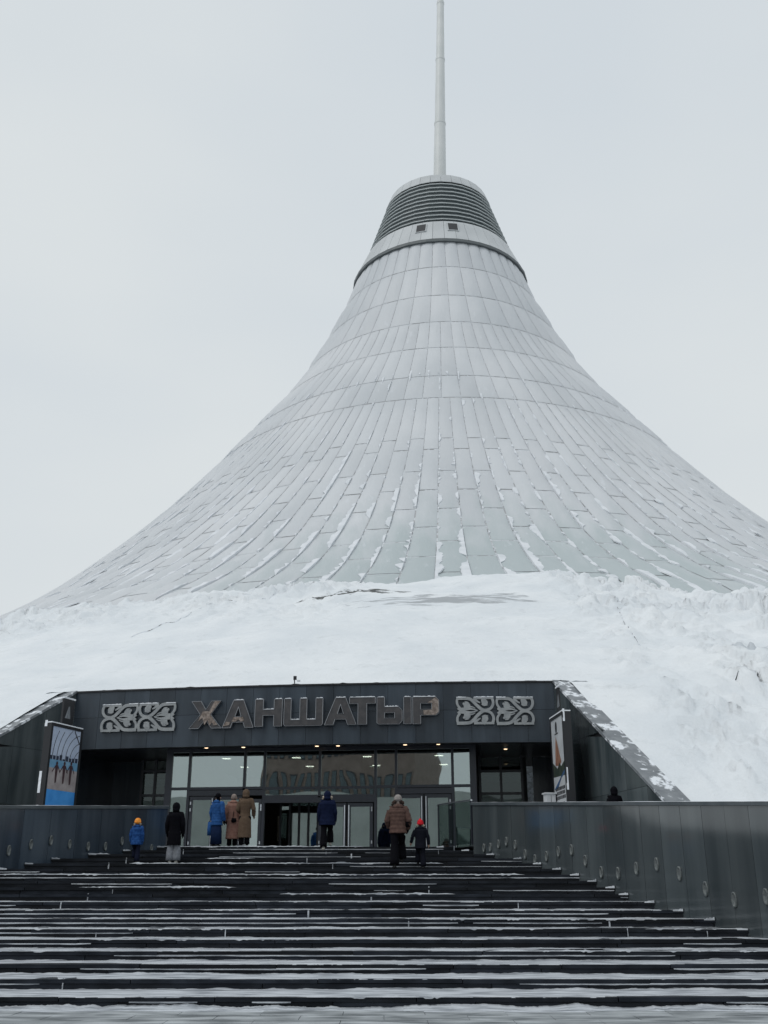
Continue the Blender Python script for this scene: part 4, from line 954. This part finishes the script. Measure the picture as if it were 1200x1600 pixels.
    # rime on the outer edge
    sx = -1 if which == 'beach' else 1
    zz_ = np.arange(.6, H_, .1); m = MB()
    for a in zz_:
        if vn(a * 1.9, 4.0, 8) > .45: q = .003 + .012 * random.random(); m.box(sx * (w / 2 + .001) - (q if sx < 0 else 0), sx * (w / 2 + .001) + (q if sx > 0 else 0), -.02 if which != 'beach' else th - .1, .05 if which != 'beach' else th - .001, a, a + .11)
    # face the rime to the side the camera sees
    m.build('rime', SNOWEDGE, root, kind='stuff')
def tuple_id(x, y, z): return (x, y, z)
lightbox(93, 36.0, R_(70), 1.75, 7.12, 'tall black advertising stand with a blue beach poster of three bathers', 'beach')
lightbox(877, 35.0, R_(-85), 1.75, 7.33, 'tall narrow seen advertising stand with a white poster and rust coloured tower picture', 'white')
# parcel machine by the right recess
c = ray(858, 1234); Dk = 35.6; kx = empty('white_kiosk', (c.x / c.y * Dk, Dk, LAND), R_(12), label='small white cabinet standing beside the right poster behind the parapet', category='cabinet')
MB().box(-.16, .16, -.15, .15, .9, 1.78).build('cabinet', WHITE, kx); MB().box(-.20, .20, -.18, .18, 1.781, 1.83).build('top', WHITE, kx); MB().box(-.10, .10, -.12, .12, 0, .899).build('post', BLACK, kx); MB().box(-.006, .006, -.156, -.151, .95, 1.75).build('slot', BLACK, kx)
bx_ = ray(843, 1242); ch_ = empty('covered_chair', (bx_.x / bx_.y * 35.9, 35.9, LAND), label='dark blue green bag heap beside the white cabinet', category='bag')
m = MB(); m.ell((0, 0, .75), (.26, .2, .5), jit=.12); m.ell((-.2, 0, .5), (.22, .2, .42), jit=.15); m.build('bag_body', mat('bag_cloth', (.03, .06, .07), .8), ch_, True)
MB().tube([(-.1, 0, 1.2), (0, 0, 1.36), (.1, 0, 1.2)], .02, 6).build('handle', BLACK, ch_)

# ------------------------------------------------------------------ people
depsg = None
def skin_body(name, joints, edges, rad, mats, classify, root_i=0, parent=None):
    me = bpy.data.meshes.new(name); me.from_pydata(joints, edges, []); o = bpy.data.objects.new(name, me); C.objects.link(o)
    sk = o.modifiers.new('s', 'SKIN'); sk.use_smooth_shade = True; sb = o.modifiers.new('u', 'SUBSURF'); sb.levels = 2
    lay = me.skin_vertices[0].data if me.skin_vertices else None
    if lay is None:
        bm = bmesh.new(); bm.from_mesh(me); bm.verts.layers.skin.verify(); bm.to_mesh(me); bm.free(); lay = me.skin_vertices[0].data
    for i, r in enumerate(rad): lay[i].radius = r if hasattr(r, '__len__') else (r, r); lay[i].use_root = (i == root_i)
    dg = bpy.context.evaluated_depsgraph_get(); dg.update(); ev = o.evaluated_get(dg); me2 = bpy.data.meshes.new_from_object(ev)
    bpy.data.objects.remove(o)
    me2.materials.clear()
    for m_ in mats: me2.materials.append(m_)
    for p in me2.polygons: p.material_index = classify(p.center); p.use_smooth = True
    me2.name = name
    return link(name, me2, parent)
SKIN = mat('skin', (.42, .26, .20), .55)
def cloth(n, c, c2=None): return mat(n, c, .85, col2=c2 or tuple(x * 1.35 for x in c), scale=14, bump=.3, bscale=30, bdist=.01, spec=.06)
def person(px, D, z0, H, label, coat, trousers, shoes, hair, hem=.5, coat_w=1.0, puff=0, head='hair', hat=None, fur=None, sleeve=None, wide=.055, stride=0, yaw=0, arms=None, skirt=None, belt=False, hood_down=None, furm=None, long_hair=False, gloves=None, bag=None, lean=0, hs=1.0):
    c = ray(px, 1300); X = c.x / c.y * D
    c2 = (800 - 1300) # lateral position depends only weakly on the row
    zc = D * cp + (z0 - EYE + H / 2) * sp; X = (px - 600) / 1600 * zc
    root = empty('person', (X, D, z0), yaw, label=label, category='person', group='people on the stairs')
    h = H; a_ = arms or {}
    sh = .108 * h
    J = {'pel': (0, 0, .52), 'wai': (0, 0, .60), 'che': (0, .0 + lean * .5, .72), 'nb': (0, -.005 + lean, .82), 'ne': (0, lean, .855), 'hd': (0, .012 + lean, .915), 'ht': (0, .008 + lean, .965),
         'sl': (-.10, lean, .80), 'el': a_.get('el', (-.135, -.01, .635)), 'wl': a_.get('wl', (-.13, .05, .49)), 'hl': a_.get('hl', (-.128, .07, .445)),
         'sr': (.10, lean, .80), 'er': a_.get('er', (.135, -.01, .635)), 'wr': a_.get('wr', (.13, .05, .49)), 'hr': a_.get('hr', (.128, .07, .445)),
         'hpl': (-.05, 0, .49), 'kl': (-.052, .01, .27), 'al': (-.052, 0, .045), 'tl': (-.055, .06, .02),
         'hpr': (.05, 0, .49), 'kr': (.052, .01, .27), 'ar': (.052, 0, .045), 'tr': (.055, .06, .02)}
    if stride:      # right (or left) foot on the next step up, other heel lifted
        s = 'r' if stride > 0 else 'l'; q = 1 if stride > 0 else -1; up = .09
        J['k' + s] = (.052 * q, .13, .33); J['a' + s] = (.052 * q, .13, .045 + up); J['t' + s] = (.055 * q, .20, .02 + up)
        s2 = 'l' if stride > 0 else 'r'; J['k' + s2] = (-.052 * q, -.005, .27); J['a' + s2] = (-.052 * q, -.045, .05); J['t' + s2] = (-.055 * q, .015, .018)
    R0 = {'pel': .075, 'wai': .062, 'che': .075, 'nb': .045, 'ne': .030, 'hd': (.046, .052), 'ht': (.040, .046), 'sl': .036, 'el': .026, 'wl': .018, 'hl': .017, 'sr': .036, 'er': .026, 'wr': .018, 'hr': .017,
          'hpl': .052, 'kl': .034, 'al': .023, 'tl': .020, 'hpr': .052, 'kr': .034, 'ar': .023, 'tr': .020}
    keys = list(J); pos = [tuple(v * h for v in J[k_]) for k_ in keys]; rad = [tuple(x * h for x in R0[k_]) if hasattr(R0[k_], '__len__') else R0[k_] * h for k_ in keys]
    ed = [('pel', 'wai'), ('wai', 'che'), ('che', 'nb'), ('nb', 'ne'), ('ne', 'hd'), ('hd', 'ht'), ('nb', 'sl'), ('sl', 'el'), ('el', 'wl'), ('wl', 'hl'), ('nb', 'sr'), ('sr', 'er'), ('er', 'wr'), ('wr', 'hr'),
          ('pel', 'hpl'), ('hpl', 'kl'), ('kl', 'al'), ('al', 'tl'), ('pel', 'hpr'), ('hpr', 'kr'), ('kr', 'ar'), ('ar', 'tr')]
    E_ = [(keys.index(a), keys.index(b)) for a, b in ed]
    def cls(p):
        if p.z > .845 * h: return 2 if p.y < .03 * h or p.z > .95 * h else 0
        if p.z < .58 * h and abs(p.x) < .1 * h: return 1
        return 3 if (p - Vector(J['hl']) * h).length > .05 * h and (p - Vector(J['hr']) * h).length > .05 * h else 0
    skin_body('body', pos, E_, rad, [SKIN, trousers, hair, coat], cls, 0, root)
    # trousers
    m = MB()
    if skirt is None:
        for s in 'lr':
            K = [Vector(J['hp' + s]), Vector(J['k' + s]), Vector(J['a' + s])]
            pts = [K[0] + Vector((0, 0, .04))]
            pts += [K[0].lerp(K[1], t_) for t_ in (0, .35, .7)] + [K[1].lerp(K[2], t_) for t_ in (0, .35, .7, .97)]
            rr = [.056, .060, .056, .05, .5 * (.045 + wide), wide, wide, wide * 1.05]
            m.tube([p * h for p in pts], [r * h for r in rr], 12)
    else:
        hm_, wd = skirt; m.loft([(hm_ * h, wd * h, wd * .8 * h, 0, 0), (.3 * h, wd * .92 * h, wd * .75 * h, 0, 0), (.5 * h, .082 * h, .07 * h, 0, 0), (.58 * h, .07 * h, .06 * h, 0, 0)])
    m.build('skirt' if skirt else 'trousers', trousers, root, True)
    for s in 'lr':       # shoes
        a = Vector(J['a' + s]) * h; t_ = Vector(J['t' + s]) * h; m = MB(); hl_ = a + Vector((0, -.022 * h, -.022 * h)); d = (t_ - a); d.z *= .3
        m.tube([hl_ + Vector((0, -.008 * h, 0)), hl_, a + d * .4 + Vector((0, 0, -.015 * h)), t_ + Vector((0, .0, 0)), t_ + Vector((0, .022 * h, -.004 * h))], [.010 * h, .026 * h, .028 * h, .024 * h, .012 * h], 10)
        m.tube([a + Vector((0, 0, -.01 * h)), a + Vector((0, 0, .045 * h))], [.027 * h, .030 * h], 10); m.build('shoe', shoes, root, True)
    # coat body: many rings, puffed when it is a down coat
    prof = [(hem, .100 * coat_w + (.5 - min(hem, .5)) * .045, .0), (max(hem + .02, .45), .100 * coat_w, 0), (.60, .092 * coat_w, 0), (.70, .100 * coat_w, 0), (.77, .108 * coat_w, 0), (.805, .098 * coat_w, 0), (.83, .062, 0), (.852, .042, 0)]
    if belt: prof[2] = (.61, .078 * coat_w, 0)
    zs_ = [p[0] for p in prof]; ws = [p[1] for p in prof]; rings = []
    nz_ = 46; ph_ = random.random()
    for i in range(nz_):
        z = hem + (.852 - hem) * i / (nz_ - 1); w = float(np.interp(z, zs_, ws)); pf = 1
        if puff: pf = 1 + .055 * puff * abs(math.sin(math.pi * (z - hem) / .052)) - .02
        jit = 1 + .012 * math.sin(z * 90 + ph_ * 9)
        yo = lean * np.clip((z - .6) / .2, 0, 1)
        rings.append((z * h, w * pf * jit * h, w * (.74 if z > .5 else .80) * pf * h, 0, float(yo) * h))
    m = MB(); m.loft(rings)
    for s in 'lr':
        K = [Vector(J['s' + s]), Vector(J['e' + s]), Vector(J['w' + s])]; pts = []; rr = []
        inn = Vector((-.35 * K[0].x, 0, .005)); pts.append(K[0] + inn); rr.append(.045)
        for i in range(15):
            t_ = i / 14; p = K[0].lerp(K[1], t_ * 2) if t_ < .5 else K[1].lerp(K[2], t_ * 2 - 1); pts.append(p)
            r = .047 - .013 * t_; rr.append(r * (1.10 if puff else 1) * (1 + (.07 * math.sin(i * 2.1) if puff else .01 * math.sin(i * 3))))
        m.tube([p * h for p in pts], [r * h * (.9 + .1 * coat_w) for r in rr], 12, mi=0)
    m.build('coat', coat, root, True)
    # gloved hands with fingers
    gm = gloves or SKIN
    for s in 'lr':
        w = Vector(J['w' + s]); e = Vector(J['h' + s]); d = (e - w).normalized(); sd = Vector((1, 0, 0)); sd = (sd - d * sd.dot(d)).normalized(); up = d.cross(sd); m = MB()
        m.tube([w * h, (w + d * .02) * h, (w + d * .052) * h], [.016 * h, .023 * h, .021 * h], 8)
        for k_, (of, ln) in enumerate(((-.015, .030), (-.005, .037), (.005, .035), (.015, .027))):
            b0 = w + d * .05 + up * of * .9; m.tube([b0 * h, (b0 + d * ln * .55 + sd * .003) * h, (b0 + d * ln * .9 - sd * (.01 if s == 'r' else -.01)) * h], [.0062 * h, .0058 * h, .0045 * h], 6)
        b0 = w + d * .018 + up * .018; m.tube([b0 * h, (b0 + up * .014 + d * .014) * h, (b0 + up * .018 + d * .030) * h], [.007 * h, .0065 * h, .005 * h], 6)
        m.build('glove' if gloves else 'hand', gm, root, True)
    hx, hy, hz_ = J['hd']
    def P(x, y, z): return (x * h, (y + lean) * h, z * h)
    # face features
    m = MB(); m.ell(P(0, .062, .905), (.009 * h, .014 * h, .016 * h), 8, 6); 
    for s in (-1, 1): m.ell(P(.020 * s, .052, .92), (.008 * h, .006 * h, .005 * h), 8, 5, mi=1); m.ell(P(.052 * s, .008, .912), (.008 * h, .012 * h, .018 * h), 8, 6)
    m.ell(P(0, .054, .883), (.016 * h, .006 * h, .004 * h), 8, 5, mi=2); m.build('face', [SKIN, BLACK, mat('lips', (.35, .12, .10), .5)], root, True)
    if head == 'hood':
        m = MB(); m.ell(P(0, -.006, .925), (.066 * h, .070 * h, .078 * h), 16, 10); m.tube([P(0, -.01, .85), P(0, -.01, .90)], [.058 * h, .062 * h], 14); m.build('hood', coat if hat is None else hat, root, True)
    elif head == 'hat':
        m = MB(); m.ell(P(0, .0, .95), (.056 * h * hs, .060 * h * hs, .056 * h * hs), 14, 9); m.tube([P(0, 0, .925 - .02 * (hs > 1)), P(0, 0, .945)], [.058 * h * hs, .059 * h * hs], 14); m.build('hat', hat, root, True)
        if fur == 'pom': m = MB(); m.ell(P(0, 0, 1.015), (.022 * h,) * 3, 10, 7, jit=.25); m.build('pompom', hat, root, True)
    else:
        m = MB(); m.ell(P(0, -.008, .93), (.055 * h, .060 * h, .062 * h), 14, 9, jit=.03)
        if long_hair: m.tube([P(0, -.03, .93), P(0, -.045, .87), P(0, -.05, .80), P(0, -.05, .74)], [.05 * h, .055 * h, .048 * h, .02 * h], 12)
        m.build('hair', hair, root, True)
    if hood_down:        # folded hood behind the neck, with its fur edge
        m = MB(); m.ell(P(0, -.045, .835), (.075 * h, .040 * h, .038 * h), 14, 8); m.build('hood', coat, root, True)
    if furm:
        m = MB(); rr = .070
        pts = [P(math.cos(q) * rr * 1.05, -.010 - .03 * math.sin(q) * 0 + (-.045 if True else 0) * max(0, math.sin(q) * 0 + 1) + .045, .875 + math.sin(q) * .035) for q in np.linspace(-.5, math.pi + .5, 18)]
        m.tube(pts, [(.020 + .008 * random.random()) * h for _ in pts], 8); m.build('fur_trim', furm, root, True)
    if belt: m = MB(); m.loft([(.600 * h, .083 * coat_w * h, .064 * coat_w * h, 0, 0), (.622 * h, .083 * coat_w * h, .064 * coat_w * h, 0, 0)]); m.build('belt', coat, root)
    if bag:
        bm_, bx, by, bz, bw, bh = bag; m = MB(); vs = []
        m.loft([(bz * h, bw * h * .9, .028 * h, bx * h, by * h), ((bz + bh * .5) * h, bw * h, .034 * h, bx * h, by * h), ((bz + bh) * h, bw * h * .8, .02 * h, bx * h, by * h)]); m.build('bag', bm_, root, True)
        MB().tube([((bx - .02) * h, by * h, (bz + bh) * h), (0.02 * h, -.07 * h, .70 * h), (.07 * h * (1 if bx < 0 else -1), -.03 * h, .83 * h)], .006 * h, 5).build('strap', bm_, root)
    return root
blk = cloth('black_wool', (.004, .004, .006)); blktr = cloth('black_trousers', (.005, .005, .007)); gry = cloth('pale_grey_trousers', (.17, .18, .20)); bootk = mat('black_leather', (.008, .008, .009), .5)
brn = cloth('brown_down', (.085, .052, .045), (.12, .075, .062)); tan_ = cloth('brown_wool_coat', (.105, .072, .050), (.13, .092, .066)); pnk = cloth('pink_beige_down', (.26, .14, .11), (.31, .18, .145)); blu = cloth('bright_blue_down', (.020, .070, .21), (.030, .10, .28))
nav = cloth('navy_down', (.007, .011, .032), (.010, .016, .045)); dkb = cloth('dark_blue_skirt', (.010, .020, .055)); kidb = cloth('blue_child_jacket', (.012, .045, .16), (.03, .10, .30)); org_ = cloth('orange_knit', (.80, .24, .03), (.92, .38, .08)); red = cloth('red_knit', (.50, .02, .03))
furl = cloth('pale_fur', (.30, .25, .20), (.48, .42, .35)); furd = cloth('dark_fur', (.03, .02, .018), (.08, .055, .045)); hairb = cloth('brown_hair', (.03, .02, .015)); hairg = cloth('grey_hair', (.22, .18, .16)); whitek = cloth('greyish_knit', (.24, .22, .21)); wshoe = mat('pale_shoe', (.55, .53, .48), .6); kidt = cloth('navy_child_trousers', (.008, .010, .022)); kidn = cloth('black_child_snowsuit', (.008, .009, .014))
def nz_(i): return nose[i][1]
def nd(i): return nose[i][0]
# standing steps: index 9 is the eye-high step, 18 the landing edge
person(273, nd(14) + .35, nz_(14), 1.58, 'person in a long black coat with pale grey trousers standing left on the stairs', blk, gry, wshoe, blk, hem=.30, coat_w=1.12, head='hood', wide=.07, gloves=blk)
person(213, nd(14) + .25, nz_(14), 1.14, 'small child in a blue jacket and orange hat on the left of the stairs', kidb, kidt, bootk, hairb, hem=.42, coat_w=1.25, puff=1, head='hat', hat=org_, hs=1.35, fur=None, furm=furl, hood_down=True, wide=.06, stride=-1, gloves=kidb)
person(622, nd(13) + .3, nz_(13), 1.86, 'person in a brown quilted jacket with fur hood and black trousers climbing the stairs', brn, blktr, bootk, hairg, hem=.475, coat_w=1.22, puff=1, head='hat', hat=whitek, furm=furd, hood_down=True, wide=.062, stride=1, gloves=blk, arms={'el': (-.15, .01, .64), 'wl': (-.12, .08, .56), 'hl': (-.10, .11, .55), 'er': (.155, -.03, .64), 'wr': (.135, .04, .54), 'hr': (.13, .07, .50)}, bag=(blk, .135, -.02, .56, .034, .12))
person(657, nd(13) + .35, nz_(13), 1.22, 'child in a black snowsuit with a red bobble hat beside the brown jacket', kidn, kidn, bootk, hairb, hem=.42, coat_w=1.22, puff=0, head='hat', hat=red, hs=1.2, fur='pom', furm=furl, hood_down=True, wide=.06, stride=-1, gloves=SKIN, arms={'el': (-.165, .0, .66), 'wl': (-.20, .05, .54), 'hl': (-.21, .07, .50), 'er': (.165, 0, .64), 'wr': (.175, .03, .50), 'hr': (.175, .05, .455)})
person(511, nd(17) + .3, nz_(17), 1.72, 'person in a wide navy padded coat with hood and one pale shoe near the doors', nav, blktr, wshoe, nav, hem=.42, coat_w=1.38, puff=0, head='hood', furm=furl, wide=.058, stride=1, gloves=nav)
person(383, nd(18) + .35, LAND, 1.74, 'person in a long belted brown coat with hood in front of the left doors', tan_, blktr, bootk, hairb, hem=.16, coat_w=1.10, head='hood', belt=True, wide=.045, gloves=furl, arms={'el': (-.135, 0, .64), 'wl': (-.10, .08, .60), 'hl': (-.07, .10, .60), 'er': (.15, .0, .64), 'wr': (.145, .05, .545), 'hr': (.15, .08, .52)})
person(364, nd(18) + .9, LAND, 1.66, 'person in a long pinkish quilted coat with black bag before the left doors', pnk, blktr, bootk, hairg, hem=.16, coat_w=1.12, puff=1, head='hair', hood_down=True, wide=.045, gloves=blk, bag=(blk, .03, -.10, .46, .05, .075))
person(339, nd(18) + .6, LAND, 1.64, 'person in a bright blue quilted jacket and dark skirt at the left doors', blu, dkb, bootk, blk, hem=.40, coat_w=1.18, puff=1, head='hat', hat=blk, hood_down=True, skirt=(.06, .12), yaw=-.5, gloves=blk, bag=(blu, -.15, -.02, .22, .05, .25))
person(962, 31.6, LAND, 1.66, 'person in a dark hat mostly hidden behind the right parapet wall', blk, blktr, bootk, blk, hem=.4, coat_w=1.15, head='hood', yaw=.3, gloves=blk)

# ------------------------------------------------------------------ buildings across the plaza, mirrored in the glass, and an added pale wall
def block(name, x0, x1, y0, y1, H_, wall, lab, nx, nz2, vis='+'):
    root = empty(name, ((x0 + x1) / 2, (y0 + y1) / 2, 0), label=lab, category='building'); cx, cy = (x0 + x1) / 2, (y0 + y1) / 2
    MB().box(x0 - cx, x1 - cx, y0 - cy, y1 - cy, 0, H_).build('wall', wall, root)
    MB().box(x0 - cx - .4, x1 - cx + .4, y0 - cy - .4, y1 - cy + .4, H_, H_ + .9).build('roof', COPE, root)
    w = (x1 - x0) / nx; hh = H_ / nz2; wm = MB().box(-w * .28, w * .28, 0, .15, -hh * .30, hh * .30).mesh('window', FRAME); gm = MB().box(-w * .25, w * .25, .15, .17, -hh * .27, hh * .27).mesh('pane', glass_far)
    for i in range(nx):
        for j in range(nz2):
            o = link('window', wm, root, (x0 - cx + w * (i + .5), y1 - cy, hh * (j + .5))); link('pane', gm, o)
MB().box(-62, 22, -57, -54.5, 0, 13.6).build('added_reflector', mat('reflector_pale', (.50, .52, .50), .8, col2=(.60, .62, .60), scale=.4), label='long low pale wall added out of view to brighten the door reflections', category='wall')  # unseen wall added so the doors mirror something pale
glass_far = mat('distant_window_glass', (.10, .13, .15), .1)
block('office_building', -40, -19, -78, -58, 36, mat('brown_brick', (.23, .175, .155), .8, col2=(.30, .235, .21), scale=1), 'broad brown brick block across the plaza, mirrored in the glass front', 17, 6)
dome = empty('domed_pavilion', (-2, -70, 0), label='low pale domed pavilion across the plaza, mirrored in the glass front', category='building')
m = MB(); n = 24; vs = []
for j in range(9):
    a = math.pi / 2 * j / 8; vs += [(9 * math.cos(a) * math.cos(2 * math.pi * k / n) + 1e-3, 9 * math.cos(a) * math.sin(2 * math.pi * k / n), 6 + 9 * math.sin(a)) for k in range(n)]
m.add(vs, [(j * n + k, j * n + (k + 1) % n, (j + 1) * n + (k + 1) % n, (j + 1) * n + k) for j in range(8) for k in range(n)]); m.build('dome', mat('dome_metal', (.30, .33, .34), .4), dome, True)
m = MB(); m.tube([(0, 0, 0), (0, 0, 6)], 9.05, 24); m.build('wall', mat('pavilion_wall', (.4, .4, .38), .7), dome)
S.cycles.max_bounces = 8; S.cycles.transparent_max_bounces = 12
bpy.context.view_layer.update()
print('objects', len(bpy.data.objects), 'tris', sum(len(o.data.loop_triangles) if hasattr(o.data, 'loop_triangles') else 0 for o in bpy.data.objects if o.type == 'MESH'))
